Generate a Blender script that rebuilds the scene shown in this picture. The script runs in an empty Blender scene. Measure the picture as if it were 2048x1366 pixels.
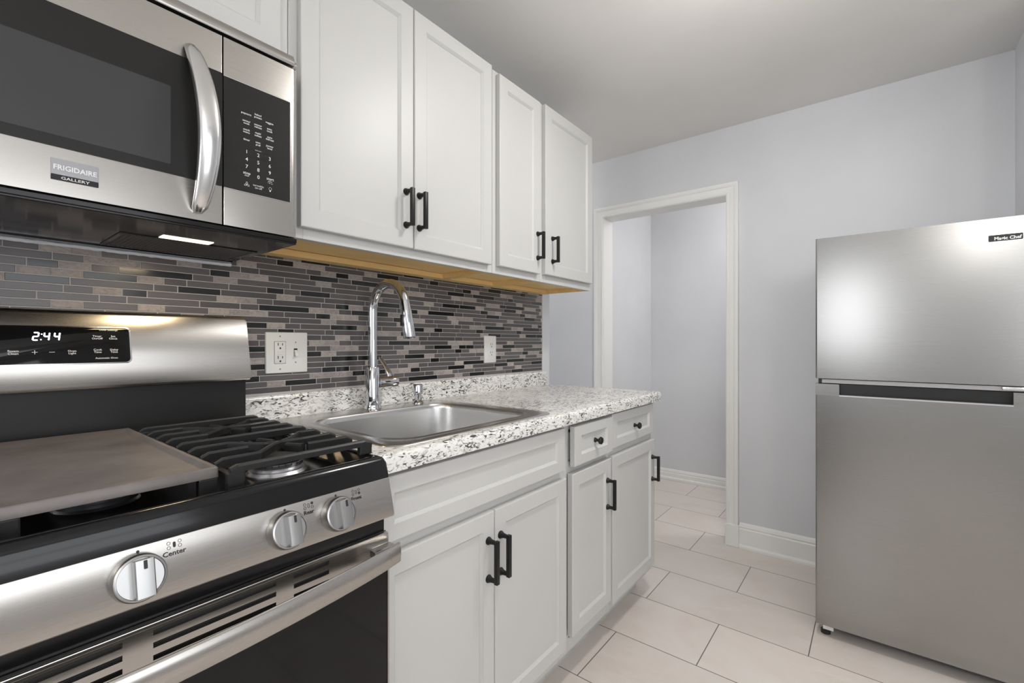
import bpy, bmesh, math, random
from mathutils import Vector, Matrix, Euler

random.seed(7)
SC = bpy.context.scene
COL = SC.collection
PI = math.pi

# ------------------------------------------------------------------ camera, world, lights, exposure
YAW = math.radians(38.336)
cam_d = bpy.data.cameras.new('camera')
cam = bpy.data.objects.new('camera', cam_d)
COL.objects.link(cam)
cam.location = (0.0, -1.41, 1.14)
cam.rotation_euler = (PI / 2, 0, YAW - PI / 2)
cam_d.sensor_width = 36
cam_d.lens = 918.09 / 2048 * 36
cam_d.shift_y = 2.0 / 2048
cam_d.clip_start = 0.02
SC.camera = cam

SC.view_settings.view_transform = 'Standard'
SC.view_settings.look = 'None'
SC.view_settings.exposure = 0.10
SC.view_settings.gamma = 1.0
SC.view_settings.use_curve_mapping = False

world = bpy.data.worlds.new('world')
SC.world = world
world.use_nodes = True
bg = world.node_tree.nodes['Background']
bg.inputs[0].default_value = (0.93, 0.96, 1.0, 1)
bg.inputs[1].default_value = 2.8


def area(name, loc, rot, sx, sy, watts, col=(1, 1, 1), shape='RECTANGLE', spread=PI):
    l = bpy.data.lights.new(name, 'AREA')
    l.shape = shape
    l.size = sx
    l.size_y = sy
    l.energy = watts
    l.color = col
    l.spread = spread
    o = bpy.data.objects.new(name, l)
    o.location = loc
    o.rotation_euler = rot
    COL.objects.link(o)
    return o


def lamp(name, loc, watts, col=(1, 1, 1), radius=0.1):
    l = bpy.data.lights.new(name, 'POINT')
    l.energy = watts
    l.color = col
    l.shadow_soft_size = radius
    o = bpy.data.objects.new(name, l)
    o.location = loc
    COL.objects.link(o)


lamp('ceiling_light_source', (1.39, -1.18, 2.10), 5.0, (1.0, 0.98, 0.95), 0.10)
area('kitchen_downlight', (1.39, -1.18, 2.26), (0, 0, 0), 0.17, 0.17, 7.5, (1.0, 0.98, 0.95), 'DISK')
lamp('added_dining_fill', (-1.1, -2.5, 2.10), 27, (1.0, 0.98, 0.95), 0.16)  # added ambient fill behind the camera, with an unseen fixture to match
lamp('hall_light_source', (3.36, -1.25, 2.10), 14, (1.0, 0.98, 0.96), 0.16)
lamp('added_passage_fill', (2.42, 0.72, 2.10), 3.8, (1.0, 0.98, 0.96), 0.16)  # added out of view to brighten the far wall past the counter end
area('window_daylight_left', (-2.52, -0.55, 1.50), (0, -PI / 2, 0), 1.0, 0.9, 12, (0.95, 0.975, 1.0))
area('added_south_fill', (0.1, -3.12, 1.45), (PI / 2, 0, 0), 1.7, 1.1, 4, (0.95, 0.975, 1.0))  # extra fill shining in through the added south window
area('hood_light_source', (0.34, -0.252, 1.354), (0, 0, 0), 0.085, 0.03, 0.45, (1.0, 0.76, 0.46))


# ------------------------------------------------------------------ materials
def mat(name, col, rough=0.5, metal=0.0, spec=0.5, coat=0.0, emit=None, estr=0.0):
    m = bpy.data.materials.new(name)
    m.use_nodes = True
    b = m.node_tree.nodes['Principled BSDF']
    b.inputs['Base Color'].default_value = (*col, 1)
    b.inputs['Roughness'].default_value = rough
    b.inputs['Metallic'].default_value = metal
    b.inputs['Specular IOR Level'].default_value = spec
    b.inputs['Coat Weight'].default_value = coat
    b.inputs['Coat Roughness'].default_value = 0.05
    if emit:
        b.inputs['Emission Color'].default_value = (*emit, 1)
        b.inputs['Emission Strength'].default_value = estr
    return m


def nt(m):
    n = m.node_tree.nodes
    l = m.node_tree.links
    return n, l, n['Principled BSDF']


def coords(m, scale=(1, 1, 1), rot=(0, 0, 0), loc=(0, 0, 0)):
    n, l, b = nt(m)
    g = n.new('ShaderNodeNewGeometry')
    mp = n.new('ShaderNodeMapping')
    mp.inputs['Scale'].default_value = scale
    mp.inputs['Rotation'].default_value = rot
    mp.inputs['Location'].default_value = loc
    l.new(g.outputs['Position'], mp.inputs['Vector'])
    return mp.outputs[0]


def noise(m, vec, scale, detail=4, rough=0.5, dist=0.0):
    n, l, b = nt(m)
    t = n.new('ShaderNodeTexNoise')
    t.inputs['Scale'].default_value = scale
    t.inputs['Detail'].default_value = detail
    t.inputs['Roughness'].default_value = rough
    t.inputs['Distortion'].default_value = dist
    l.new(vec, t.inputs['Vector'])
    return t.outputs['Fac']


def ramp(m, fac, stops):
    n, l, b = nt(m)
    r = n.new('ShaderNodeValToRGB')
    e = r.color_ramp.elements
    while len(e) < len(stops):
        e.new(0.5)
    for i, (p, c) in enumerate(stops):
        e[i].position = p
        e[i].color = (*c, 1) if len(c) == 3 else c
    l.new(fac, r.inputs[0])
    return r.outputs[0]


def mix(m, fac, a, b_, mode='MIX'):
    n, l, b = nt(m)
    x = n.new('ShaderNodeMix')
    x.data_type = 'RGBA'
    x.blend_type = mode
    for sock, v in ((x.inputs[0], fac), (x.inputs[6], a), (x.inputs[7], b_)):
        if isinstance(v, (int, float)):
            sock.default_value = v
        elif isinstance(v, tuple):
            sock.default_value = (*v, 1)
        else:
            l.new(v, sock)
    return x.outputs[2]


def bump(m, h, strength=0.1, dist=0.002):
    n, l, b = nt(m)
    x = n.new('ShaderNodeBump')
    x.inputs['Strength'].default_value = strength
    x.inputs['Distance'].default_value = dist
    l.new(h, x.inputs['Height'])
    l.new(x.outputs[0], b.inputs['Normal'])


def to_color(m, c):
    n, l, b = nt(m)
    l.new(c, b.inputs['Base Color'])


def to_rough(m, fac, lo, hi):
    n, l, b = nt(m)
    r = n.new('ShaderNodeMapRange')
    r.inputs['To Min'].default_value = lo
    r.inputs['To Max'].default_value = hi
    l.new(fac, r.inputs['Value'])
    l.new(r.outputs[0], b.inputs['Roughness'])


M = {}
# painted wall, ceiling, trim
def painted(name, col, rough, bscale=90, bstr=0.12, var=0.02):
    m = mat(name, col, rough)
    v = coords(m)
    lo = tuple(max(0, c - var) for c in col)
    hi = tuple(c + var for c in col)
    to_color(m, ramp(m, noise(m, v, 2.2, 3), [(0.35, lo), (0.65, hi)]))
    bump(m, noise(m, v, bscale, 3), bstr, 0.001)
    return m


M['wall'] = painted('wall_paint', (0.705, 0.717, 0.742), 0.55)
M['ceiling'] = painted('ceiling_paint', (0.82, 0.805, 0.78), 0.8, 14, 0.25)
M['trim'] = painted('trim_paint', (0.88, 0.88, 0.855), 0.38, 30, 0.12, 0.012)
M['cab'] = painted('cabinet_paint', (0.60, 0.597, 0.583), 0.38, 45, 0.05, 0.008)
M['cab'].node_tree.nodes['Principled BSDF'].inputs['Specular IOR Level'].default_value = 0.38
M['caulk'] = painted('caulk', (0.78, 0.80, 0.84), 0.6, 120, 0.4)
M['black_metal'] = mat('black_metal', (0.012, 0.012, 0.012), 0.42, 0.3)
M['chrome'] = mat('chrome', (0.62, 0.63, 0.66), 0.06, 1.0)
M['bright_metal'] = mat('bright_metal', (0.74, 0.74, 0.74), 0.2, 1.0)
M['black_glass'] = mat('black_glass', (0.007, 0.007, 0.0075), 0.06, 0, 0.28)
M['enamel'] = mat('black_enamel', (0.007, 0.007, 0.008), 0.14, 0, 0.38)
M['black_plastic'] = mat('black_plastic', (0.014, 0.014, 0.014), 0.3)
M['panel_black'] = mat('panel_black', (0.014, 0.0135, 0.013), 0.34, 0, 0.3)
M['screen_mesh'] = mat('microwave_screen', (0.045, 0.045, 0.047), 0.4, 0, 0.3)
M['ink_white'] = mat('printed_white', (0.8, 0.8, 0.8), 0.5)
M['ink_black'] = mat('printed_black', (0.02, 0.02, 0.02), 0.5)
M['digit'] = mat('clock_digits', (0.8, 0.85, 1.0), 0.5, emit=(0.85, 0.92, 1.0), estr=5.0)
M['plastic_white'] = mat('white_plastic', (0.78, 0.78, 0.75), 0.32)
M['plastic_grey'] = mat('grey_plastic', (0.45, 0.45, 0.45), 0.35)
M['slot'] = mat('dark_slot', (0.02, 0.02, 0.02), 0.6)
M['lens'] = mat('lamp_lens', (0.9, 0.85, 0.7), 0.4, emit=(1.0, 0.86, 0.62), estr=3.0)
M['dome'] = mat('lamp_dome', (0.9, 0.9, 0.88), 0.3, emit=(1.0, 0.95, 0.88), estr=3.0)
M['rubber'] = mat('rubber', (0.015, 0.015, 0.015), 0.7)
M['fridge_side'] = mat('fridge_side', (0.10, 0.10, 0.105), 0.45, 0.3)
M['aluminium'] = mat('burner_aluminium', (0.62, 0.62, 0.64), 0.33, 1.0)

# grates: satin cast iron with soft mottling
m = mat('cast_iron', (0.014, 0.014, 0.014), 0.4, 0.0, 0.4)
v = coords(m)
bump(m, noise(m, v, 420, 3), 0.25, 0.0006)
to_rough(m, noise(m, v, 60, 3), 0.3, 0.5)
M['iron'] = m

# griddle: worn non-stick surface
m = mat('griddle_coating', (0.2, 0.18, 0.17), 0.42, 0.35)
v = coords(m)
to_color(m, ramp(m, noise(m, v, 9, 6, 0.6), [(0.3, (0.135, 0.118, 0.112)), (0.7, (0.215, 0.19, 0.18))]))
to_rough(m, noise(m, v, 14, 4), 0.34, 0.5)
M['griddle'] = m


def brushed(name, col, rough, sc, aniso=0.5):
    m = mat(name, col, rough, 1.0)
    f = noise(m, coords(m, sc), 1.0, 2, 0.5)
    to_rough(m, f, rough - 0.012, rough + 0.012)
    n, l, b = nt(m)
    b.inputs['Anisotropic'].default_value = aniso
    return m


M['steel_x'] = brushed('stainless_horizontal', (0.47, 0.45, 0.425), 0.27, (3, 1600, 1600))
M['steel_fridge'] = brushed('stainless_fridge', (0.335, 0.33, 0.32), 0.27, (1500, 3, 1500))
M['steel_sink'] = brushed('stainless_sink', (0.60, 0.595, 0.585), 0.26, (4, 1400, 1400))
M['steel_knob'] = mat('knob_metal', (0.40, 0.395, 0.39), 0.30, 1.0)
M['badge'] = mat('badge_metal', (0.30, 0.30, 0.31), 0.35, 0.8)

# warm maple veneer under the wall cabinets
m = mat('maple_veneer', (0.6, 0.36, 0.12), 0.45)
v = coords(m, (1.2, 14, 14))
g = noise(m, v, 4, 5, 0.6, 0.6)
to_color(m, ramp(m, g, [(0.25, (0.86, 0.575, 0.24)), (0.75, (0.95, 0.70, 0.33))]))
M['maple'] = m

# laminate counter: white ground, grey clouds, sharp black flecks
m = mat('speckled_laminate', (0.8, 0.8, 0.77), 0.22)
v1 = coords(m, (1, 2.3, 2.3), (0.5, 0.7, 0.6))
v0 = coords(m)
cloud = noise(m, v0, 8, 5, 0.62)
fleck = noise(m, v1, 48, 5, 0.6, 1.5)
fleck2 = noise(m, v1, 24, 6, 0.65, 2.4)
grey = ramp(m, fleck2, [(0.51, (0, 0, 0)), (0.62, (0.85, 0.85, 0.85))])
clus = ramp(m, cloud, [(0.40, (0.0, 0.0, 0.0)), (0.52, (1, 1, 1))])
black = ramp(m, fleck, [(0.537, (0, 0, 0)), (0.565, (1, 1, 1))])
black2 = ramp(m, fleck, [(0.595, (0, 0, 0)), (0.625, (1, 1, 1))])
c1 = mix(m, grey, (0.86, 0.85, 0.82), (0.50, 0.485, 0.46))
bm_ = mix(m, 1.0, black, clus, 'MULTIPLY')
c2 = mix(m, bm_, c1, (0.13, 0.125, 0.12))
c3 = mix(m, black2, c2, (0.06, 0.06, 0.06))
to_color(m, c3)
M['laminate'] = m

# floor: 12x24 taupe porcelain, half-bond, joints every .3025 m along x and .61 m along y
m = mat('porcelain_floor', (0.5, 0.46, 0.42), 0.32)
n, l, b = nt(m)
g = n.new('ShaderNodeNewGeometry')
sep = n.new('ShaderNodeSeparateXYZ')
l.new(g.outputs['Position'], sep.inputs[0])
cmb = n.new('ShaderNodeCombineXYZ')
for src, dst, off in (('Y', 0, 0.305 + 6.1), ('X', 1, -1.371 + 0.605 * 8)):
    a = n.new('ShaderNodeMath')
    a.operation = 'ADD'
    a.inputs[1].default_value = off
    l.new(sep.outputs[src], a.inputs[0])
    l.new(a.outputs[0], cmb.inputs[dst])
bk = n.new('ShaderNodeTexBrick')
bk.offset = 0.5
bk.offset_frequency = 2
bk.squash = 1.0
bk.inputs['Scale'].default_value = 1.0
bk.inputs['Brick Width'].default_value = 0.61
bk.inputs['Row Height'].default_value = 0.3025
bk.inputs['Mortar Size'].default_value = 0.0017
bk.inputs['Mortar Smooth'].default_value = 0.1
bk.inputs['Color1'].default_value = (0.0, 0.0, 0.0, 1)
bk.inputs['Color2'].default_value = (1, 1, 1, 1)
bk.inputs['Mortar'].default_value = (0.5, 0.5, 0.5, 1)
l.new(cmb.outputs[0], bk.inputs['Vector'])
v = coords(m, (1.0, 0.55, 1), (0, 0, 0.5))
cl = noise(m, v, 3.2, 6, 0.55, 1.2)
fl = noise(m, coords(m, (1, 0.4, 1), (0, 0, 0.9)), 11, 6, 0.6, 1.5)
base = ramp(m, cl, [(0.28, (0.70, 0.62, 0.565)), (0.5, (0.755, 0.68, 0.63)), (0.72, (0.78, 0.73, 0.68))])
base = mix(m, ramp(m, fl, [(0.52, (0, 0, 0)), (0.72, (0.8, 0.8, 0.8))]), base, (0.77, 0.725, 0.685))
tint = mix(m, bk.outputs['Color'], (0.93, 0.935, 0.935), (1.03, 1.025, 1.02))
base = mix(m, 1.0, base, tint, 'MULTIPLY')
base = mix(m, bk.outputs['Fac'], base, (0.115, 0.095, 0.08))
to_color(m, base)
bump(m, bk.outputs['Fac'], -0.4, 0.001)
to_rough(m, fl, 0.26, 0.4)
M['floor'] = m

# mosaic tile materials
M['grout'] = painted('grout', (0.52, 0.495, 0.475), 0.85, 200, 0.3)
for i, c in enumerate(((0.108, 0.098, 0.100), (0.124, 0.114, 0.115), (0.093, 0.085, 0.087))):
    mm = mat('glass_tile_grey', c, 0.27, 0, 0.45)
    v = coords(mm, (1, 1, 30))
    f = noise(mm, v, 20, 2)
    to_color(mm, ramp(mm, f, [(0.3, tuple(x * 0.9 for x in c)), (0.7, tuple(x * 1.1 for x in c))]))
    M['tg%d' % i] = mm
M['tk'] = mat('glass_tile_black', (0.012, 0.012, 0.013), 0.16, 0, 0.5)
for i, c in enumerate(((0.40, 0.355, 0.325), (0.335, 0.295, 0.28))):
    mm = mat('stone_tile', c, 0.5)
    v = coords(mm, (1, 1, 1.6), (0, 0.5, 0))
    f = noise(mm, v, 55, 6, 0.65, 1.8)
    to_color(mm, ramp(mm, f, [(0.25, tuple(x * 0.55 for x in c)), (0.5, c), (0.75, tuple(x * 1.25 for x in c))]))
    bump(mm, f, 0.3, 0.001)
    M['ts%d' % i] = mm


# ------------------------------------------------------------------ object helpers
def thing(name, label, cat, loc, group=None):
    o = bpy.data.objects.new(name, None)
    COL.objects.link(o)
    o.empty_display_size = 0.05
    o.location = loc
    o['label'] = label
    o['category'] = cat
    if group:
        o['group'] = group
    return o


def world_loc(o):
    p = Vector((0, 0, 0))
    while o is not None:
        p += o.location
        o = o.parent
    return p


def obj(name, bm, mats, parent=None, smooth=None, label=None, kind=None, origin=None):
    """link a bmesh built in world metres as one object under its thing"""
    bmesh.ops.remove_doubles(bm, verts=bm.verts, dist=1e-6)
    bmesh.ops.recalc_face_normals(bm, faces=bm.faces)
    if parent is not None:
        off = world_loc(parent)
    else:
        off = Vector(origin) if origin else Vector((0, 0, 0))
    bmesh.ops.translate(bm, verts=bm.verts, vec=-off)
    me = bpy.data.meshes.new(name)
    if smooth is not None:
        for f in bm.faces:
            f.smooth = True
        lim = math.radians(smooth)
        for e in bm.edges:
            if len(e.link_faces) == 2 and e.calc_face_angle(0) > lim:
                e.smooth = False
    bm.to_mesh(me)
    bm.free()
    if not isinstance(mats, (list, tuple)):
        mats = [mats]
    for k in mats:
        me.materials.append(M[k])
    o = bpy.data.objects.new(name, me)
    COL.objects.link(o)
    if parent is not None:
        o.parent = parent
    else:
        o.location = off
    if label:
        o['label'] = label
    if kind:
        o['kind'] = kind
    return o


def struct(name, bm, m_):
    return obj(name, bm, m_, kind='structure')


def B():
    return bmesh.new()


def box(bm, x0, x1, y0, y1, z0, z1, bev=0.0, seg=2, mi=0):
    r = bmesh.ops.create_cube(bm, size=1.0)
    vs = r['verts']
    for v_ in vs:
        v_.co = Vector(((x0 + x1) / 2 + v_.co.x * (x1 - x0), (y0 + y1) / 2 + v_.co.y * (y1 - y0), (z0 + z1) / 2 + v_.co.z * (z1 - z0)))
    fs = list({f for v_ in vs for f in v_.link_faces})
    for f in fs:
        f.material_index = mi
    if bev > 0:
        es = list({e for v_ in vs for e in v_.link_edges})
        r = bmesh.ops.bevel(bm, geom=es, offset=bev, segments=seg, profile=0.5, affect='EDGES')
        for f in r['faces']:
            f.material_index = mi
    return bm


def frame_of(axis):
    a = Vector(axis).normalized()
    up = Vector((0, 0, 1)) if abs(a.z) < 0.95 else Vector((0, 1, 0))
    u = up.cross(a).normalized()
    w = a.cross(u).normalized()
    return a, u, w


def bridge(bm, rings, close=True, cap0=True, cap1=True, mi=0):
    for r0, r1 in zip(rings, rings[1:]):
        n_ = len(r0)
        for i in range(n_ if close else n_ - 1):
            j = (i + 1) % n_
            f = bm.faces.new((r0[i], r0[j], r1[j], r1[i]))
            f.material_index = mi
    if cap0:
        bm.faces.new(list(reversed(rings[0]))).material_index = mi
    if cap1:
        bm.faces.new(rings[-1]).material_index = mi


def lathe(bm, base, axis, prof, seg=32, mi=0, cap0=True, cap1=True):
    """prof: list of (distance along axis, radius)"""
    a, u, w = frame_of(axis)
    base = Vector(base)
    rings = []
    for t, r in prof:
        r = max(r, 1e-4)
        rings.append([bm.verts.new(base + a * t + (u * math.cos(2 * PI * k / seg) + w * math.sin(2 * PI * k / seg)) * r) for k in range(seg)])
    bridge(bm, rings, True, cap0, cap1, mi)
    return bm


def tube(bm, pts, rad, seg=16, mi=0):
    """tube through points; rad a number or one per point"""
    pts = [Vector(p) for p in pts]
    n_ = len(pts)
    rads = rad if isinstance(rad, (list, tuple)) else [rad] * n_
    tan = []
    for i in range(n_):
        t = pts[min(i + 1, n_ - 1)] - pts[max(i - 1, 0)]
        tan.append(t.normalized())
    a, u, w = frame_of(tan[0])
    rings = []
    for i in range(n_):
        t = tan[i]
        u = (u - t * u.dot(t)).normalized()
        w = t.cross(u)
        rings.append([bm.verts.new(pts[i] + (u * math.cos(2 * PI * k / seg) + w * math.sin(2 * PI * k / seg)) * rads[i]) for k in range(seg)])
    bridge(bm, rings, True, True, True, mi)
    return bm


def prism(bm, prof, axis, a0, a1, mi=0):
    """closed 2D profile extruded along an axis; profile coords are the other two axes in xyz order"""
    def P3(p, a):
        if axis == 'x':
            return (a, p[0], p[1])
        if axis == 'y':
            return (p[0], a, p[1])
        return (p[0], p[1], a)
    r0 = [bm.verts.new(P3(p, a0)) for p in prof]
    r1 = [bm.verts.new(P3(p, a1)) for p in prof]
    bridge(bm, [r0, r1], True, True, True, mi)
    return bm


def rrect(x0, x1, y0, y1, r, seg=6):
    """rounded rectangle, counter-clockwise"""
    r = min(r, (x1 - x0) / 2 - 1e-5, (y1 - y0) / 2 - 1e-5)
    out = []
    for cx, cy, a in ((x1 - r, y0 + r, -90), (x1 - r, y1 - r, 0), (x0 + r, y1 - r, 90), (x0 + r, y0 + r, 180)):
        for k in range(seg + 1):
            t = math.radians(a + 90 * k / seg)
            out.append((cx + r * math.cos(t), cy + r * math.sin(t)))
    return out


def slab(bm, O, X, Y, outline, depth, mi=0, bev=0.0):
    """an outline in the plane O+X*a+Y*b, standing 'depth' out along X x Y"""
    O, X, Y = Vector(O), Vector(X).normalized(), Vector(Y).normalized()
    N = X.cross(Y)
    def ring(s, d):
        cx = sum(p[0] for p in outline) / len(outline)
        cy = sum(p[1] for p in outline) / len(outline)
        out = []
        for p in outline:
            vx, vy = p[0] - cx, p[1] - cy
            L = math.hypot(vx, vy) or 1
            k = (L - s) / L
            out.append(bm.verts.new(O + X * (cx + vx * k) + Y * (cy + vy * k) + N * d))
        return out
    rings = [ring(0, 0)]
    if bev > 0:
        rings += [ring(0, depth - bev), ring(bev * 0.4, depth - bev * 0.3), ring(bev, depth)]
    else:
        rings += [ring(0, depth)]
    bridge(bm, rings, True, True, True, mi)
    return bm


_tc = {}


def glyphs(s, bold=0.0):
    key = (s, bold)
    if key not in _tc:
        cu = bpy.data.curves.new('lettering_curve', 'FONT')
        cu.body = s
        cu.size = 1.0
        cu.align_x = 'CENTER'
        cu.align_y = 'CENTER'
        cu.offset = bold
        cu.resolution_u = 2
        o = bpy.data.objects.new('lettering_curve', cu)
        COL.objects.link(o)
        dg = bpy.context.evaluated_depsgraph_get()
        me = o.evaluated_get(dg).to_mesh()
        vs = [v_.co.copy() for v_ in me.vertices]
        fs = [list(p.vertices) for p in me.polygons]
        o.evaluated_get(dg).to_mesh_clear()
        bpy.data.objects.remove(o)
        bpy.data.curves.remove(cu)
        _tc[key] = (vs, fs)
    return _tc[key]


def text(bm, s, size, O, X, Y, bold=0.0, sx=1.0, mi=0, d=0.0004):
    vs, fs = glyphs(s, bold)
    O, X, Y = Vector(O), Vector(X).normalized(), Vector(Y).normalized()
    N = X.cross(Y)
    nv = [bm.verts.new(O + X * (c.x * size * sx) + Y * (c.y * size) + N * d) for c in vs]
    for f in fs:
        try:
            bm.faces.new([nv[i] for i in f]).material_index = mi
        except ValueError:
            pass


def ringmark(bm, O, X, Y, rx, ry, w, d=0.0004, seg=20, fill=False, mi=0):
    O, X, Y = Vector(O), Vector(X).normalized(), Vector(Y).normalized()
    N = X.cross(Y)
    def ell(kx, ky):
        return [bm.verts.new(O + N * d + X * (kx * math.cos(2 * PI * k / seg)) + Y * (ky * math.sin(2 * PI * k / seg))) for k in range(seg)]
    o_ = ell(rx, ry)
    if fill:
        bm.faces.new(o_).material_index = mi
    else:
        i_ = ell(rx - w, ry - w)
        bridge(bm, [o_, i_], True, False, False, mi)


# ------------------------------------------------------------------ the room
CEIL = 2.36
# floor
bm = B(); box(bm, -2.5, 3.93, -3.2, 1.2, -0.06, 0.0); struct('floor', bm, 'floor')
# ceiling
bm = B(); box(bm, -2.5, 3.93, -3.2, 1.2, CEIL, CEIL + 0.08); struct('ceiling', bm, 'ceiling')
# wall behind the counter, ends at a free corner just past the counter
bm = B(); box(bm, -2.5, 2.115, 0.0, 0.12, 0.0, CEIL, 0.002); struct('wall_counter', bm, 'wall')
bm = B(); box(bm, -2.5, 2.8, 1.08, 1.2, 0.0, CEIL); struct('wall_north', bm, 'wall')
# far wall with the doorway opening (y -.748 .. .019, z 0 .. 1.975)
OY0, OY1, OZ = -0.748, 0.019, 1.975
X0, X1 = 2.80, 2.92
bm = B()
box(bm, X0, X1, -1.868, OY0, 0, CEIL)
box(bm, X0, X1, OY1, 1.08, 0, CEIL)
box(bm, X0, X1, OY0, OY1, OZ, CEIL)
struct('wall_far', bm, 'wall')
# right wall behind the fridge, then the room widens
bm = B(); box(bm, 2.30, 2.92, -1.99, -1.868, 0, CEIL); struct('wall_right', bm, 'wall')
bm = B(); box(bm, 2.30, 2.42, -3.2, -1.99, 0, CEIL); struct('wall_return', bm, 'wall')
# unseen south wall with a window opening added to let in light, x -.8..1.0, z .85..2.05
bm = B()
box(bm, -2.5, -0.8, -3.2, -3.08, 0, CEIL)
box(bm, 1.0, 2.30, -3.2, -3.08, 0, CEIL)
box(bm, -0.8, 1.0, -3.2, -3.08, 0, 0.85)
box(bm, -0.8, 1.0, -3.2, -3.08, 2.05, CEIL)
struct('wall_south', bm, 'wall')
# left wall with a window opening y -1.05..-.05, z 1.0..2.0
bm = B()
box(bm, -2.5, -2.38, -3.08, -1.05, 0, CEIL)
box(bm, -2.5, -2.38, -0.05, 0.0, 0, CEIL)
box(bm, -2.5, -2.38, -1.05, -0.05, 0, 1.0)
box(bm, -2.5, -2.38, -1.05, -0.05, 2.0, CEIL)
struct('wall_left', bm, 'wall')


def window_frame(name, axis, a0, a1, z0, z1, p0, p1):
    bm = B()
    w = 0.045
    mid = (z0 + z1) / 2
    def bb(s0, s1, q0, q1):
        if axis == 'x':
            box(bm, p0, p1, s0, s1, q0, q1, 0.003)
        else:
            box(bm, s0, s1, p0, p1, q0, q1, 0.003)
    bb(a0, a0 + w, z0, z1); bb(a1 - w, a1, z0, z1)
    bb(a0 + w, a1 - w, z0, z0 + w); bb(a0 + w, a1 - w, z1 - w, z1)
    bb(a0 + w, a1 - w, mid - 0.02, mid + 0.02)
    struct(name, bm, 'trim')


window_frame('window_1', 'x', -1.05, -0.05, 1.0, 2.0, -2.47, -2.41)
window_frame('window_added', 'y', -0.8, 1.0, 0.85, 2.05, -3.17, -3.11)  # unseen window added in the south wall as a light source

# hallway beyond the doorway
bm = B(); box(bm, 2.92, 3.93, 0.10, 0.2, 0, CEIL); struct('wall_hall_left', bm, 'wall')
bm = B(); box(bm, 3.83, 3.93, -1.99, 0.10, 0, CEIL); struct('wall_hall_back', bm, 'wall')
bm = B(); box(bm, 2.92, 3.83, -2.09, -1.99, 0, CEIL); struct('wall_hall_right', bm, 'wall')


def base_prof(sign, pos, h=0.138, t=0.016):
    """baseboard profile in (across, z) with a small cap"""
    p = pos
    s = sign
    return [(p, 0), (p + s * (t + 0.008), 0), (p + s * (t + 0.008), 0.012), (p + s * (t + 0.003), 0.020), (p + s * t, 0.022),
            (p + s * t, h - 0.034), (p + s * (t - 0.004), h - 0.028), (p + s * (t - 0.002), h - 0.02), (p + s * (t - 0.006), h - 0.006),
            (p + s * (t - 0.010), h), (p, h)]


# baseboards
bm = B(); prism(bm, base_prof(-1, X0), 'y', -1.868, -0.818); struct('baseboard_far', bm, 'trim')
bm = B(); prism(bm, base_prof(-1, 3.83, 0.085, 0.012), 'y', -1.99, 0.10); struct('baseboard_hall_back', bm, 'trim')
bm = B(); prism(bm, base_prof(-1, 0.10, 0.085, 0.012), 'x', 2.935, 3.818); struct('baseboard_hall_left', bm, 'trim')
bm = B(); prism(bm, base_prof(1, -1.868), 'x', 2.31, 2.776); struct('baseboard_right', bm, 'trim')

# doorway: jamb lining + moulded casing with plinth blocks
bm = B()
box(bm, X0 - 0.004, X1 + 0.004, OY1 - 0.002, OY1 + 0.016, 0, OZ)
box(bm, X0 - 0.004, X1 + 0.004, OY0 - 0.016, OY0 + 0.002, 0, OZ)
box(bm, X0 - 0.004, X1 + 0.004, OY0 - 0.016, OY1 + 0.016, OZ - 0.002, OZ + 0.016)
struct('door_1', bm, 'trim')


def casing(xw, s):
    """mitred casing on the wall plane xw, standing out towards s"""
    prof = [(0.0, 0.010), (0.006, 0.014), (0.012, 0.014), (0.016, 0.010), (0.040, 0.013), (0.046, 0.018), (0.056, 0.021), (0.064, 0.021), (0.066, 0.0)]
    loops = []
    for d, h in [(0.0, 0.0)] + prof:
        x = xw + s * h
        loops.append([(x, OY0 - d, 0.0), (x, OY0 - d, OZ + d), (x, OY1 + d, OZ + d), (x, OY1 + d, 0.0)])
    bm = B()
    rings = [[bm.verts.new(p) for p in lp] for lp in loops]
    for r0, r1 in zip(rings, rings[1:]):
        for i in range(3):
            bm.faces.new((r0[i], r0[i + 1], r1[i + 1], r1[i]))
    r0, r1 = rings[-1], rings[0]
    for i in range(3):
        bm.faces.new((r0[i], r0[i + 1], r1[i + 1], r1[i]))
    bm.faces.new([r[0] for r in rings]); bm.faces.new([r[3] for r in rings])
    return bm


bm = casing(X0, -1)
for a, b_ in ((OY0 - 0.070, OY0 + 0.002), (OY1 - 0.002, OY1 + 0.070)):
    box(bm, X0 - 0.026, X0, a, b_, 0, 0.123, 0.003)
struct('trim_1', bm, 'trim')
struct('trim_2', casing(X1, 1), 'trim')

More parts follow.
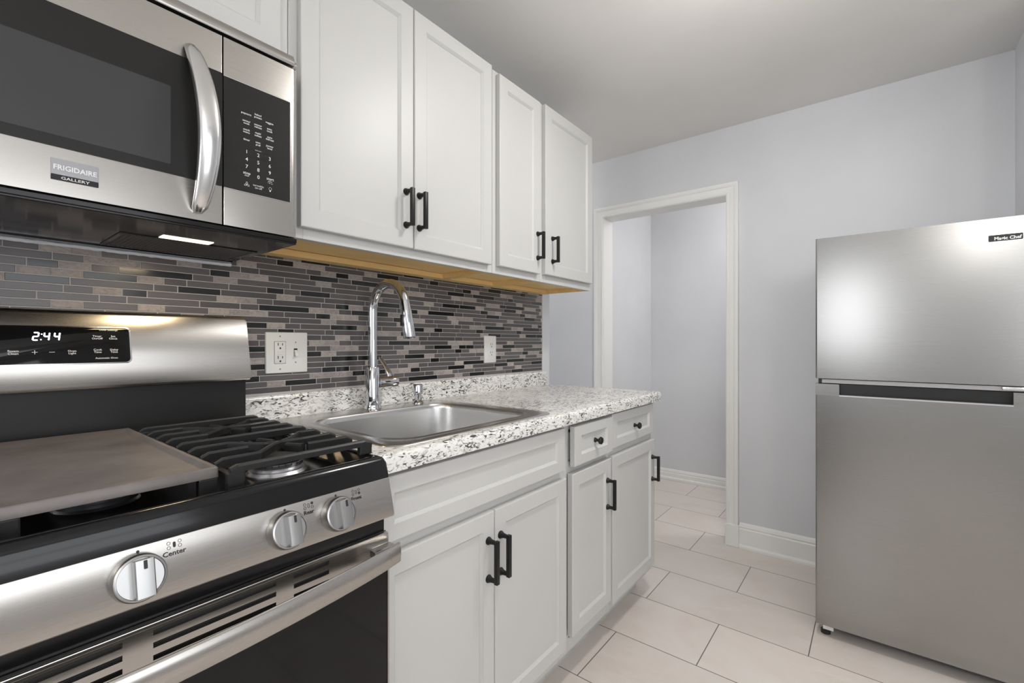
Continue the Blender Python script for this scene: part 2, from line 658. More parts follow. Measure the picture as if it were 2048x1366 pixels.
# ------------------------------------------------------------------ mosaic backsplash
TILE_ROWS = [
    "g683,g783,g833,g944,g1084,g1134,k1284,g1383,s1429,g1473,k1573,g1722,g1772,k1867,g2035",
    "g614,s666,k765,g815,g913,s944,s1001,g1066,g1115,g1217,g1264,s1369,g1403,g1505,g1555,g1656,s1704,g1799,s1853,g2035",
    "k592,g744,s895,k943,k1030,s1146,k1193,g1343,k1442,s1495,g1642,k1740,s1790,g1937,k2034",
    "s584,g688,g784,k833,k883,g934,g1084,g1134,s1186,g1233,g1383,s1436,k1568,g1642,g1731,k1875,g2035",
    "k613,g665,g734,g794,g945,s997,g1095,g1247,k1294,g1395,g1545,s1599,k1691,g1839,s1888,g1988,s2035",
    "s612,g665,g714,g816,k915,k1014,g1117,k1215,s1267,g1315,g1414,g1513,g1611,s1717,g1860,k1908,s2010,g2037",
    "g680,k782,s834,g954,g1082,s1135,g1284,g1384,k1424,g1473,s1567,g1771,s1869,g2019,k2033",
    "k615,g664,g764,g814,s917,g1066,g1114,s1217,g1266,k1364,s1408,k1451,k1502,g1557,k1653,s1704,k1798,g1948,s2033",
    "g591,g742,s845,g892,g1043,k1142,g1192,g1343,s1495,g1737,s1790,g2035",
    "s584,g630,g782,g831,s885,g934,g1082,s1186,g1231,g1383,g1432,g2026,s2035",
    "g644,k693,g795,g827,g944,k995,s1099,k1145,g1244,g1295,g1393,g1545,s1599,k1690,g1837,s1888,k1983,k2037",
    "k613,s665,g713,g814,k913,s962,g1014,g1117,k1213,s1267,k1312,g1415,g1516,k1564,g1811,k1853,g2035",
    "g680,g782,s834,g952,g1081,s1135,g1282,g1381,g1423,g1474,s1578,k1720,g1770,s1867,k2011,g2035",
    "g161,s213,g312,s364,g462,s615,g663,g763,k813,s917,g1065,k1114,s1217,g1264,g1363,s1404,g1505,g1555,g1656,s1704,g1944,s1996,k2032",
    "g139,g240,g290,g441,g540,g590,k741,s844,g891,k1042,s1143,g1192,g1340,s1495,g1737,s1788,g2034",
    "g180,g230,s281,k329,g482,s583,g630,g782,g831,k881,s934,g1082,g1119,k1180,s1234,k1380,g1432,g1584,k1679,g1876,k1969,g2026",
    "s92,k191,g342,g392,k491,g641,s696,g793,g944,g997,k1094,g1244,g1294,g1393,g1545,k1595,s1694,g1839,k1883,s1985,g2034",
    "g109,s212,k310,s363,g412,g511,g612,k662,g713,k813,g912,g978,s1016,g1117,g1212,s1264,g1311,k1411,k1512,s1569,g1713,k1807,s1855,g2008,s2034",
    "g124,k173,s226,g274,k425,g474,s532,g681,g782,g831,g988,g1135,g1282,g1382,g1432,g1585,s1682,k1728,k1876,s1977,g2024,s2034",
    "g163,g214,s316,g465,k514,s616,g664,g764,s816,g912,g963,s1066,g1119,s1215,g1264,g1363,s1518,g1567,g1713,g1809,s1861,g2010,s2033",
    "g90,g143,s243,g292,g391,s445,g541,g591,g743,k842,g891,k1041,g1140,g1191,g1340,k1440,g1495,k1642,g1743,k1786,g1937,k2034",
    "g282,s361,g532,s583,g732,g781,s833,k880,s933,g1082,s1182,g1228,g1382,g1430,k1483,s1537,g1685,s1781,g1977,s2033",
    "g641,k691,s794,g942,s994,k1090,g1242,k1290,g1393,g1547,g1597,k1694,g1843,k1886,g1988,s2033",
    "g611,g662,s715,k812,g912,g1010,g1112,k1210,s1263,g1311,g1413,g1567,s1619,g1717,k1809,s1857,g1909,s2006,k2038",
]
PITCH, Z0T = 0.01733, 0.9905
bm = B()
TY = 0.0062
box(bm, -0.30, 2.041, -0.0052, -0.0006, 0.975, 1.397, mi=0)
rt = random.Random(3)
LEFT_END = -0.30
for r, row in enumerate(TILE_ROWS):
    segs = [(c[0], int(c[1:]) / 1000) for c in row.split(',')]
    # stone runs are two or three short stones side by side; the part left of the range is made up the same way
    x = LEFT_END
    tiles = []
    first = segs[0][1]
    known_from = 0.06 if r >= 13 else 0.50
    while x < known_from - 0.02:
        L = rt.choice((0.05, 0.1, 0.15))
        xe = min(x + L, known_from)
        tiles.append((x, xe, rt.choice('gggggkss')))
        x = xe
    for c, xe in segs:
        if xe - x > 0.006:
            tiles.append((x, xe, c))
        x = max(x, xe)
    zc0 = Z0T + r * PITCH
    z0, z1 = zc0 + 0.00105, zc0 + PITCH - 0.00105
    z1 = min(z1, 1.3965)
    for x0, x1, c in tiles:
        x1 = min(x1, 2.040)
        if x1 - x0 < 0.006:
            continue
        parts = [(x0, x1)]
        if c == 's' and x1 - x0 > 0.075:
            k = round((x1 - x0) / 0.05)
            if k >= 2:
                parts = [(x0 + (x1 - x0) * i / k, x0 + (x1 - x0) * (i + 1) / k) for i in range(k)]
        for a, b_ in parts:
            g = 0.0011 if c != 's' else 0.0004
            mi = {'g': 1 + rt.randrange(3), 'k': 4, 's': 5 + rt.randrange(2)}[c]
            dy = rt.uniform(0, 0.0006) if c == 's' else 0.0
            # a shallow slab with a chamfered face, open at the back
            y0, y1, e = -0.0050, -TY - dy, 0.0006
            o_ = [bm.verts.new(p) for p in ((a + g, y0, z0), (b_ - g, y0, z0), (b_ - g, y0, z1), (a + g, y0, z1))]
            m_ = [bm.verts.new(p) for p in ((a + g, y1 + e, z0), (b_ - g, y1 + e, z0), (b_ - g, y1 + e, z1), (a + g, y1 + e, z1))]
            i_ = [bm.verts.new(p) for p in ((a + g + e, y1, z0 + e), (b_ - g - e, y1, z0 + e), (b_ - g - e, y1, z1 - e), (a + g + e, y1, z1 - e))]
            bridge(bm, [o_, m_, i_], True, False, True, mi)
o = obj('tile_backsplash', bm, ['grout', 'tg0', 'tg1', 'tg2', 'tk', 'ts0', 'ts1'], origin=(0.9, 0, 0.99))
o['label'] = 'linear mosaic backsplash of grey glass, black glass and beige stone strips behind the counter'
o['category'] = 'backsplash'

# ragged caulk bead where the microwave meets the tile
rc = random.Random(5)
bm = B()
pts, rad = [], []
for i in range(90):
    x = -0.21 + 0.725 * i / 89
    pts.append((x, -0.0095, 1.3545 + rc.uniform(-0.0006, 0.0006)))
    rad.append(0.0046 + rc.uniform(-0.0008, 0.0008))
tube(bm, pts, rad, 8)
o = obj('trim_3', bm, 'caulk', smooth=60, kind='structure')

# ------------------------------------------------------------------ cabinets
def shaker(bm, x0, x1, z0, z1, yf, th=0.019, st=0.046, rail=None, rec=0.008, ramp_=0.007):
    """shaker front: flat frame, sloped bead, recessed panel; yf is the front plane"""
    rail = rail or st
    def loop(ix, iz, y):
        return [bm.verts.new(p) for p in ((x0 + ix, y, z0 + iz), (x1 - ix, y, z0 + iz), (x1 - ix, y, z1 - iz), (x0 + ix, y, z1 - iz))]
    L = [loop(0, 0, yf + th), loop(0, 0, yf + 0.003), loop(0.0008, 0.0008, yf + 0.001), loop(0.003, 0.003, yf),
         loop(st, rail, yf), loop(st + 0.0006, rail + 0.0006, yf + 0.0012), loop(st + ramp_, rail + ramp_, yf + rec - 0.0012),
         loop(st + ramp_ + 0.0003, rail + ramp_ + 0.0003, yf + rec)]
    bridge(bm, L, True, True, True)


def bar_pull(parent, x, zc, yf, cc=0.098):
    """black bar pull: square bar on two flared feet"""
    bm = B()
    h = cc / 2
    for s in (-1, 1):
        z = zc + s * h
        lathe(bm, (x, yf, z), (0, -1, 0), [(0, 0.0105), (0.003, 0.0103), (0.007, 0.0078), (0.013, 0.0062), (0.022, 0.0056), (0.027, 0.0060)], 14)
    box(bm, x - 0.0058, x + 0.0058, yf - 0.0350, yf - 0.0240, zc - h - 0.0062, zc + h + 0.0062, 0.0012)
    return obj('handle', bm, 'black_metal', parent, smooth=35)


def drawer_knob(parent, x, z, yf):
    bm = B()
    lathe(bm, (x, yf, z), (0, -1, 0), [(0, 0.009), (0.003, 0.0085), (0.007, 0.0055), (0.014, 0.005), (0.018, 0.011), (0.021, 0.0135), (0.026, 0.0135), (0.0285, 0.011)], 8)
    return obj('knob', bm, 'black_metal', parent, smooth=20)


UY, UZ0, UZ1 = -0.305, 1.395, 2.147     # upper face-frame plane, bottom, top


def upper_cabinet(label, x0, x1, doors, zb=UZ0, zt=UZ1):
    t = thing('upper_cabinet', label, 'cabinet', ((x0 + x1) / 2, 0, zb), 'white wall cabinets over the counter')
    bm = B()
    e = 0.0004
    box(bm, x0 + e, x0 + 0.015, UY + 0.019, -0.001, zb + 0.001, zt)
    box(bm, x1 - 0.015, x1 - e, UY + 0.019, -0.001, zb + 0.001, zt)
    box(bm, x0 + 0.015, x1 - 0.015, UY + 0.019, -0.001, zt - 0.015, zt)
    box(bm, x0 + 0.015, x1 - 0.015, -0.010, -0.001, zb + 0.026, zt - 0.015)
    obj('body', bm, 'cab', t)
    bm = B()
    s = 0.036
    box(bm, x0 + e, x0 + s, UY, UY + 0.019, zb, zt, 0.001, 1)
    box(bm, x1 - s, x1 - e, UY, UY + 0.019, zb, zt, 0.001, 1)
    box(bm, x0 + s, x1 - s, UY, UY + 0.019, zb, zb + s, 0.001, 1)
    box(bm, x0 + s, x1 - s, UY, UY + 0.019, zt - s, zt, 0.001, 1)
    obj('face_frame', bm, 'cab', t)
    bm = B()
    box(bm, x0 + 0.015, x1 - 0.015, -0.285, -0.012, zb + 0.020, zb + 0.026)     # bottom panel, set up inside the sides
    box(bm, x0 + 0.015, x1 - 0.015, -0.060, -0.012, zb + 0.0005, zb + 0.0185)   # hanging rail
    box(bm, x0 + 0.002, x0 + 0.0148, -0.284, -0.012, zb + 0.0002, zb + 0.0009)      # raw edges of the sides
    box(bm, x1 - 0.0148, x1 - 0.002, -0.284, -0.012, zb + 0.0002, zb + 0.0009)
    box(bm, x0 + 0.0152, x0 + 0.0158, -0.284, -0.012, zb + 0.0009, zb + 0.020)
    box(bm, x1 - 0.0158, x1 - 0.0152, -0.284, -0.012, zb + 0.0009, zb + 0.020)
    obj('bottom_panel', bm, 'maple', t, label='bare warm maple underside')
    for d0, d1, dz0, dz1, hx in doors:
        bm = B(); shaker(bm, d0, d1, dz0, dz1, UY - 0.0205)
        d = obj('door', bm, 'cab', t)
        if hx is not None:
            bar_pull(d, hx, 1.5355, UY - 0.0205)
    return t


upper_cabinet('large white wall cabinet with two doors, between the microwave and the narrower cabinets', 0.531, 1.279,
              [(0.552, 0.8965, 1.421, 2.142, 0.868), (0.9005, 1.256, 1.421, 2.142, 0.918)])
upper_cabinet('narrowest white wall cabinet with a single door, between the wide pair and the end cabinet', 1.280, 1.583,
              [(1.300, 1.562, 1.423, 2.133, 1.541)])
upper_cabinet('white wall cabinet with one door at the doorway end of the row', 1.584, 2.020,
              [(1.600, 2.006, 1.427, 2.142, 1.651)])
upper_cabinet('short white wall cabinet above the microwave', -0.225, 0.530,
              [(-0.205, 0.146, 1.808, 2.142, None), (0.150, 0.505, 1.808, 2.142, None)], 1.795)

BY, BZ0, BZ1 = -0.605, 0.105, 0.874


def base_cabinet(label, x0, x1, doors, drawers, dfront=None):
    t = thing('base_cabinet', label, 'cabinet', ((x0 + x1) / 2, 0, 0), 'white base cabinets under the counter')
    bm = B()
    e = 0.0004
    box(bm, x0 + e, x0 + 0.016, BY + 0.019, -0.003, BZ0, BZ1)
    box(bm, x1 - 0.016, x1 - e, BY + 0.019, -0.003, BZ0, BZ1)
    box(bm, x0 + 0.016, x1 - 0.016, BY + 0.019, -0.003, BZ0, BZ0 + 0.016)
    box(bm, x0 + 0.016, x1 - 0.016, -0.012, -0.003, BZ0 + 0.016, BZ1)
    obj('body', bm, 'cab', t)
    bm = B(); box(bm, x0 + e, x1 - e, -0.535, -0.519, 0.0, BZ0)
    box(bm, x0 + e, x0 + 0.016, -0.519, -0.003, 0.0, BZ0)
    box(bm, x1 - 0.016, x1 - e, -0.519, -0.003, 0.0, BZ0)
    obj('toe_kick', bm, 'cab', t)
    bm = B()
    s = 0.030
    box(bm, x0 + e, x0 + s, BY, BY + 0.019, BZ0, BZ1, 0.001, 1)
    box(bm, x1 - s, x1 - e, BY, BY + 0.019, BZ0, BZ1, 0.001, 1)
    for z0, z1 in ((BZ0, BZ0 + 0.045), (0.690, 0.742), (BZ1 - 0.026, BZ1)):
        box(bm, x0 + s, x1 - s, BY, BY + 0.019, z0, z1, 0.001, 1)
    obj('face_frame', bm, 'cab', t)
    for d0, d1, z0, z1, hx, tilt in doors:
        bm = B(); shaker(bm, d0, d1, z0, z1, BY - 0.0205 - tilt, st=0.044)
        d = obj('door', bm, 'cab', t)
        bar_pull(d, hx, 0.5785, BY - 0.0205 - tilt)
    for d0, d1, z0, z1, kx, tilt in drawers:
        bm = B(); shaker(bm, d0, d1, z0, z1, BY - 0.0205 - tilt, st=0.042, rail=0.034)
        box(bm, d0 + 0.02, d1 - 0.02, BY - 0.002 - tilt, BY + 0.35, z0 + 0.015, z1 - 0.025)
        d = obj('drawer', bm, 'cab', t)
        drawer_knob(d, kx, 0.7935, BY - 0.0205 - tilt + 0.008)
    if dfront:
        bm = B(); shaker(bm, *dfront, BY - 0.0205, st=0.044, rail=0.036); obj('false_drawer_front', bm, 'cab', t)
    return t


base_cabinet('white sink base cabinet with two doors and a long false drawer front, beside the range', 0.532, 1.291,
             [(0.553, 0.9185, 0.142, 0.699, 0.893, 0.0), (0.9215, 1.278, 0.142, 0.699, 0.942, 0.0)], [], (0.553, 1.270, 0.725, 0.863))
base_cabinet('narrow white base cabinet with one drawer and one door, right of the sink cabinet', 1.292, 1.597,
             [(1.309, 1.592, 0.167, 0.705, 1.558, 0.004)], [(1.3145, 1.592, 0.729, 0.862, 1.466, 0.010)])
base_cabinet('white base cabinet with one drawer and one door at the doorway end of the counter', 1.598, 2.045,
             [(1.612, 2.036, 0.138, 0.704, 2.004, 0.0)], [(1.608, 2.018, 0.734, 0.866, 1.830, 0.0)])

# ------------------------------------------------------------------ counter
CX0, CX1, CYF, CZ = 0.522, 2.072, -0.642, 0.9145
HX0, HX1, HY0, HY1 = 0.640, 1.205, -0.575, -0.075
t = thing('countertop', 'white laminate countertop with grey and black flecks, sink set into it', 'countertop', (1.3, 0, 0.876))
bm = B()
fr = [(HY0, 0.8755), (CYF, 0.8755), (CYF, 0.901), (CYF + 0.002, 0.9075), (CYF + 0.0065, 0.9125), (CYF + 0.013, CZ), (HY0, CZ)]
prism(bm, fr, 'x', CX0, CX1)
box(bm, CX0, CX1, HY1, -0.0205, 0.8755, CZ)
box(bm, CX0, HX0, HY0, HY1, 0.8755, CZ)
box(bm, HX1, CX1, HY0, HY1, 0.8755, CZ)
obj('worktop', bm, 'laminate', t, smooth=40)
bm = B()
bs = [(-0.0205, 0.8755), (-0.0205, 0.972), (-0.0185, 0.980), (-0.014, 0.984), (-0.0075, 0.984), (-0.0075, 0.8755)]
prism(bm, bs, 'x', CX0 + 0.016, 2.062)
obj('backsplash_lip', bm, 'laminate', t, smooth=40)

# ------------------------------------------------------------------ sink
t = thing('kitchen_sink', 'stainless steel single bowl drop-in sink set in the speckled counter', 'sink', (0.92, -0.33, 0.915))


def rr_ring(bm, x0, x1, y0, y1, r, z, seg=8):
    return [bm.verts.new((p[0], p[1], z)) for p in rrect(x0, x1, y0, y1, r, seg)]


bm = B()
S = [(0.604, 1.232, -0.612, -0.042, 0.045, 0.9148), (0.605, 1.231, -0.611, -0.043, 0.045, 0.9165), (0.611, 1.225, -0.605, -0.049, 0.042, 0.9180),
     (0.640, 1.197, -0.578, -0.128, 0.075, 0.9172), (0.646, 1.191, -0.572, -0.134, 0.075, 0.9160), (0.652, 1.186, -0.567, -0.139, 0.075, 0.9170), (0.656, 1.182, -0.563, -0.143, 0.075, 0.9172)]
bridge(bm, [rr_ring(bm, *s) for s in S], True, False, False)
obj('rim', bm, 'steel_sink', t, smooth=60)
bm = B()
S = [(0.656, 1.182, -0.563, -0.143, 0.075, 0.9172), (0.660, 1.178, -0.559, -0.147, 0.072, 0.913), (0.662, 1.176, -0.557, -0.149, 0.070, 0.900),
     (0.667, 1.171, -0.552, -0.154, 0.068, 0.760), (0.672, 1.166, -0.547, -0.159, 0.066, 0.745), (0.690, 1.148, -0.529, -0.177, 0.055, 0.733), (0.72, 1.118, -0.50, -0.206, 0.04, 0.731)]
bridge(bm, [rr_ring(bm, *s) for s in S], True, False, True)
obj('bowl', bm, 'steel_sink', t, smooth=60)
bm = B(); lathe(bm, (0.92, -0.35, 0.7315), (0, 0, 1), [(0, 0.055), (0.0025, 0.055), (0.003, 0.045), (0.001, 0.03), (0.0012, 0.0)], 28)
obj('drain', bm, 'bright_metal', t, smooth=40)

# ------------------------------------------------------------------ faucet, all in the plane x = FX
FX, FY = 0.9235, -0.080
t = thing('kitchen_faucet', 'tall chrome gooseneck pull-down faucet standing behind the sink bowl', 'faucet', (FX, FY, 0.918))
bm = B(); lathe(bm, (FX, FY, 0.918), (0, 0, 1), [(0, 0.0285), (0.003, 0.0285), (0.006, 0.0270), (0.012, 0.0262), (0.013, 0.0226)], 36)
obj('base_flange', bm, 'chrome', t, smooth=35)
bm = B(); lathe(bm, (FX, FY, 0.931), (0, 0, 1), [(0, 0.0225), (0.124, 0.0225), (0.126, 0.0212), (0.126, 0.0150)], 40)
obj('body', bm, 'chrome', t, smooth=35)
pts = [(FX, FY, 1.055), (FX, FY, 1.12), (FX, FY, 1.20), (FX, FY, 1.245)]
R_ = 0.0865
for k in range(1, 25):
    a = math.radians(168 * k / 24)
    pts.append((FX, FY - R_ + R_ * math.cos(a), 1.245 + R_ * math.sin(a)))
bm = B(); tube(bm, pts, 0.0150, 28)
obj('neck', bm, 'chrome', t, smooth=40)
end = Vector(pts[-1])
dr = (Vector((0, -0.20, -0.98))).normalized()
bm = B(); lathe(bm, end - dr * 0.010, dr, [(0, 0.0150), (0.030, 0.0162), (0.034, 0.0164), (0.0345, 0.0173), (0.118, 0.0190), (0.121, 0.0180), (0.121, 0.015), (0.115, 0.0145), (0.115, 0.0)], 36)
sh = obj('spray_head', bm, 'chrome', t, smooth=35)
bm = B()
c = end + dr * 0.055 + Vector((-0.0175, 0.004, 0))
box(bm, c.x - 0.004, c.x + 0.004, c.y - 0.006, c.y + 0.006, c.z - 0.018, c.z + 0.018, 0.003)
obj('spray_button', bm, 'black_plastic', sh, smooth=40)
bm = B(); lathe(bm, (FX + 0.02, FY, 1.004), (1, 0, 0), [(0, 0.0195), (0.050, 0.0195), (0.052, 0.0185), (0.0535, 0.0185), (0.055, 0.0195), (0.076, 0.0195), (0.079, 0.0165)], 32)
hd = obj('handle_hub', bm, 'chrome', t, smooth=35)
bm = B()
# blade lever: a thin flat paddle rising from the hub's end cap, leaning back to the wall
P_ = [(0.074, 0.000, 1.019, 0.0150), (0.071, 0.004, 1.034, 0.0120), (0.062, 0.014, 1.058, 0.0105), (0.052, 0.024, 1.080, 0.0095), (0.048, 0.028, 1.088, 0.0070), (0.0465, 0.030, 1.0915, 0.003)]
rings = []
for dx, dy, z, w in P_:
    cx, cy = FX + dx, FY + dy
    rings.append([bm.verts.new((cx + a * w * 1.05, cy + a * w * 0.3 - q * 0.0030, z)) for a, q in ((-1, -1), (1, -1), (1, 1), (-1, 1))])
bridge(bm, rings)
bmesh.ops.bevel(bm, geom=list(bm.edges), offset=0.0007, segments=1, affect='EDGES')
obj('lever', bm, 'chrome', hd, smooth=35)

# soap dispenser
t = thing('soap_dispenser', 'small chrome soap dispenser cap standing right of the faucet', 'soap dispenser', (1.108, -0.094, 0.918))
bm = B(); lathe(bm, (1.108, -0.094, 0.918), (0, 0, 1), [(0, 0.0205), (0.003, 0.0205), (0.008, 0.0165), (0.012, 0.0108), (0.034, 0.0104)], 28)
obj('collar', bm, 'chrome', t, smooth=35)
bm = B(); lathe(bm, (1.108, -0.094, 0.950), (0, 0, 1), [(0, 0.0155), (0.002, 0.0172), (0.034, 0.0176), (0.036, 0.0166)], 28)
obj('cap', bm, 'chrome', t, smooth=35)

# ------------------------------------------------------------------ outlets
VX, VZ = (1, 0, 0), (0, 0, 1)


def receptacle(bm, x, z, y, mi=1, s=1.0):
    """one 3-hole face"""
    for dx, h in ((-0.0064, 0.0085), (0.0064, 0.0068)):
        slab(bm, (x + dx, y, z + 0.005), VX, VZ, rrect(-0.0011, 0.0011, -h / 2, h / 2, 0.0004, 2), 0.0003, mi)
    ringmark(bm, (x, y, z - 0.0065), VX, VZ, 0.0026, 0.0028, 0, 0.0004, 14, True, mi)


t = thing('wall_outlet', 'double white wall plate with a protected outlet and a toggle switch, left of the faucet', 'outlet', (0.668, -0.006, 1.11), 'white outlet plates on the tile')
bm = B()
PX0, PX1, PZ0, PZ1 = 0.6065, 0.7325, 1.048, 1.171
slab(bm, (0, -0.0062, 0), VX, VZ, rrect(PX0, PX1, PZ0, PZ1, 0.003, 4), 0.0062, 0, 0.003)
obj('cover_plate', bm, 'plastic_white', t, smooth=30)
cx = 0.6475
bm = B()
slab(bm, (0, -0.0124, 0), VX, VZ, rrect(cx - 0.0172, cx + 0.0172, 1.110 - 0.0335, 1.110 + 0.0335, 0.0015, 2), 0.0003, 1)
slab(bm, (0, -0.0124, 0), VX, VZ, rrect(cx - 0.0163, cx + 0.0163, 1.110 - 0.0326, 1.110 + 0.0326, 0.002, 2), 0.0016, 0, 0.0006)
for z in (1.110 + 0.0195, 1.110 - 0.0195):
    receptacle(bm, cx, z, -0.0141)
slab(bm, (0, -0.014, 0), VX, VZ, rrect(cx - 0.0075, cx + 0.0075, 1.1108, 1.1148, 0.0006, 2), 0.001, 2, 0.0004)
slab(bm, (0, -0.014, 0), VX, VZ, rrect(cx - 0.0075, cx + 0.0075, 1.1052, 1.1092, 0.0006, 2), 0.001, 2, 0.0004)
obj('receptacle', bm, ['plastic_white', 'slot', 'plastic_white'], t, smooth=30)
sx_ = 0.6945
bm = B()
slab(bm, (0, -0.0124, 0), VX, VZ, rrect(sx_ - 0.0055, sx_ + 0.0055, 1.098, 1.122, 0.0012, 2), 0.0004, 1)
bm2 = bm
rings = [[bm.verts.new((sx_ + a * 0.0042, -0.0126 - d, z + q)) for a, q in ((-1, -e_), (1, -e_), (1, e_), (-1, e_))] for d, z, e_ in ((0, 1.108, 0.009), (0.006, 1.105, 0.006), (0.010, 1.1025, 0.0042))]
bridge(bm, rings)
obj('toggle', bm, ['plastic_white', 'slot'], t)
for x, zs in ((cx, (1.1585, 1.0605)), (sx_, (1.1405, 1.0795))):
    for z in zs:
        bm = B()
        lathe(bm, (x, -0.0120, z), (0, -1, 0), [(0, 0.0028), (0.0008, 0.0026), (0.0012, 0.0016)], 14, 0)
        slab(bm, (x, -0.0131, z), (0.3, 0, 1), (-1, 0, 0.3), rrect(-0.0022, 0.0022, -0.0004, 0.0004, 0.0002, 1), 0.0003, 1)
        obj('screw', bm, ['plastic_grey', 'slot'], t, smooth=30)

t = thing('wall_outlet', 'single white duplex outlet plate on the mosaic tile near the counter end', 'outlet', (1.6065, -0.006, 1.108), 'white outlet plates on the tile')
bm = B()
slab(bm, (0, -0.0062, 0), VX, VZ, rrect(1.567, 1.648, 1.046, 1.171, 0.003, 4), 0.0060, 0, 0.003)
obj('cover_plate', bm, 'plastic_white', t, smooth=30)
bm = B()
for z in (1.1275, 1.0895):
    slab(bm, (0, -0.0122, 0), VX, VZ, [(1.612 + p[0], z + p[1]) for p in rrect(-0.0165, 0.0165, -0.0140, 0.0140, 0.009, 5)], 0.0016, 0, 0.0006)
    receptacle(bm, 1.612, z, -0.0139)
obj('receptacle', bm, ['plastic_white', 'slot'], t, smooth=30)

# ------------------------------------------------------------------ gas range
RX0, RX1 = -0.2145, 0.5145
RC = (RX0 + RX1) / 2
rg = thing('gas_range', 'stainless steel gas range with black cooktop and lit clock, left of the sink cabinet', 'stove', (RC, -0.36, 0))
# body
bm = B()
box(bm, RX0 + 0.002, RX1 - 0.002, -0.676, -0.022, 0.03, 0.905, 0.002)
for x in (RX0 + 0.05, RX1 - 0.05):
    for y in (-0.62, -0.08):
        lathe(bm, (x, y, 0.0), (0, 0, 1), [(0, 0.018), (0.012, 0.018), (0.014, 0.008), (0.035, 0.008)], 14)
obj('body', bm, 'black_plastic', rg)
# cooktop: raised rounded rim round a shallow basin
bm = B()
def rim(ix, iy0, iy1, z, r):
    return rr_ring(bm, RX0 + ix, RX1 - ix, -0.721 + iy0, -0.118 - iy1, r, z, 5)
S = [rim(0.0005, 0.0, 0, 0.897, 0.004), rim(0.0, 0.001, 0, 0.905, 0.006), rim(0.001, 0.004, 0, 0.923, 0.008), rim(0.004, 0.008, 0.0, 0.931, 0.010), rim(0.010, 0.014, 0.0, 0.934, 0.012),
     rim(0.017, 0.024, 0.010, 0.934, 0.016), rim(0.022, 0.030, 0.014, 0.930, 0.018), rim(0.030, 0.044, 0.020, 0.910, 0.022), rim(0.040, 0.056, 0.030, 0.907, 0.022)]
bridge(bm, S, True, True, True)
obj('cooktop', bm, 'enamel', rg, smooth=50)
# backguard
bm = B()
prism(bm, [(-0.022, 0.905), (-0.119, 0.905), (-0.119, 1.043), (-0.022, 1.043)], 'x', RX0 + 0.005, RX1 - 0.005)
obj('lower_backguard', bm, 'panel_black', rg)
NB = Vector((0, -0.9765, 0.2156))          # slanted panel: normal and up vector
UB = Vector((0, 0.2156, 0.9765))
OB = Vector((RC, -0.1470, 1.0498))         # bottom centre of the slanted face
bm = B()
bp = [(-0.024, 1.045), (-0.138, 1.0435), (-0.1455, 1.0448), (-0.1483, 1.0510), (-0.1160, 1.1985), (-0.1115, 1.2045), (-0.104, 1.207), (-0.024, 1.2075)]
prism(bm, bp, 'x', RX0, RX1)
bmesh.ops.bevel(bm, geom=[e for e in bm.edges if abs(e.verts[0].co.x - e.verts[1].co.x) < 1e-6 and (e.verts[0].co.y < -0.1 or e.verts[1].co.y < -0.1)], offset=0.005, segments=3, affect='EDGES')
bg_ = obj('backguard_panel', bm, 'steel_x', rg, smooth=40)


def onb(x, z, d=0.0):
    """point on the slanted backguard face at height z"""
    s = (z - 1.0510) / (1.1985 - 1.0510)
    return Vector((x, -0.1483 + s * (0.1483 - 0.1160), z)) + NB * d


s_up = UB
bm = B()
ctr = onb(0.1485, 1.134)
slab(bm, ctr, VX, UB, rrect(-0.1235, 0.1235, -0.0395, 0.0405, 0.010, 6), 0.0012, 0, 0.0005)
obj('display_bezel', bm, 'bright_metal', rg, smooth=40)
bm = B()
slab(bm, ctr + NB * 0.0010, VX, UB, rrect(-0.1205, 0.1205, -0.0370, 0.0380, 0.0085, 6), 0.0008, 0, 0.0003)
dp = obj('display_glass', bm, 'black_glass', rg, smooth=40)
bm = B()
for s_, x, z, sz in (('Oven Settings', .2343, 1.1659, .0050), ('Timer', .2157, 1.1527, .0054), ('On/Off', .2157, 1.1477, .0054), ('Set', .2415, 1.1525, .0054), ('Clock', .2415, 1.1476, .0054),
                     ('Steam', .0954, 1.1230, .0056), ('Clean', .0954, 1.1180, .0056), ('Oven', .1766, 1.1222, .0054), ('Light', .1766, 1.1176, .0054), ('Cook', .2157, 1.1242, .0054), ('Time', .2157, 1.1193, .0054),
                     ('Delay', .2420, 1.1240, .0054), ('Time', .2420, 1.1192, .0054), ('Automatic Oven', .2296, 1.1068, .0050)):
    text(bm, s_, sz, onb(x, z, 0.0021), VX, UB, 0.012, 1.08)
for a, b_ in ((0.004, 0.0004), (0.0004, 0.004)):
    slab(bm, onb(0.1238, 1.1207, 0.0019), VX, UB, rrect(-a, a, -b_, b_, 0.0001, 1), 0.0003)
slab(bm, onb(0.1477, 1.1205, 0.0019), VX, UB, rrect(-0.004, 0.004, -0.0004, 0.0004, 0.0001, 1), 0.0003)
obj('lettering', bm, 'ink_white', dp)
# seven-segment clock reading 2:44
bm = B()
SEG = {'2': 'abged', '4': 'fgbc'}
def digit(ch, x0, z0):
    w, h, tk, sl = 0.0070, 0.0150, 0.0022, 0.12
    c_ = {'a': ((0, h), (w, h)), 'g': ((0, h / 2), (w, h / 2)), 'd': ((0, 0), (w, 0)), 'f': ((0, h / 2), (0, h)), 'b': ((w, h / 2), (w, h)), 'c': ((w, 0), (w, h / 2)), 'e': ((0, 0), (0, h / 2))}
    for sname in SEG[ch]:
        (ax, az), (bx, bz) = c_[sname]
        ax += az * sl; bx += bz * sl
        dx, dz = bx - ax, bz - az
        L = math.hypot(dx, dz)
        X = (Vector(VX) * dx + UB * dz).normalized()
        Y = NB.cross(X)
        m_ = onb(x0, z0) + Vector(VX) * ((ax + bx) / 2) + UB * ((az + bz) / 2) + NB * 0.0019
        slab(bm, m_, X, Y, rrect(-L / 2 + 0.0002, L / 2 - 0.0002, -tk / 2, tk / 2, 0.0008, 2), 0.0003)
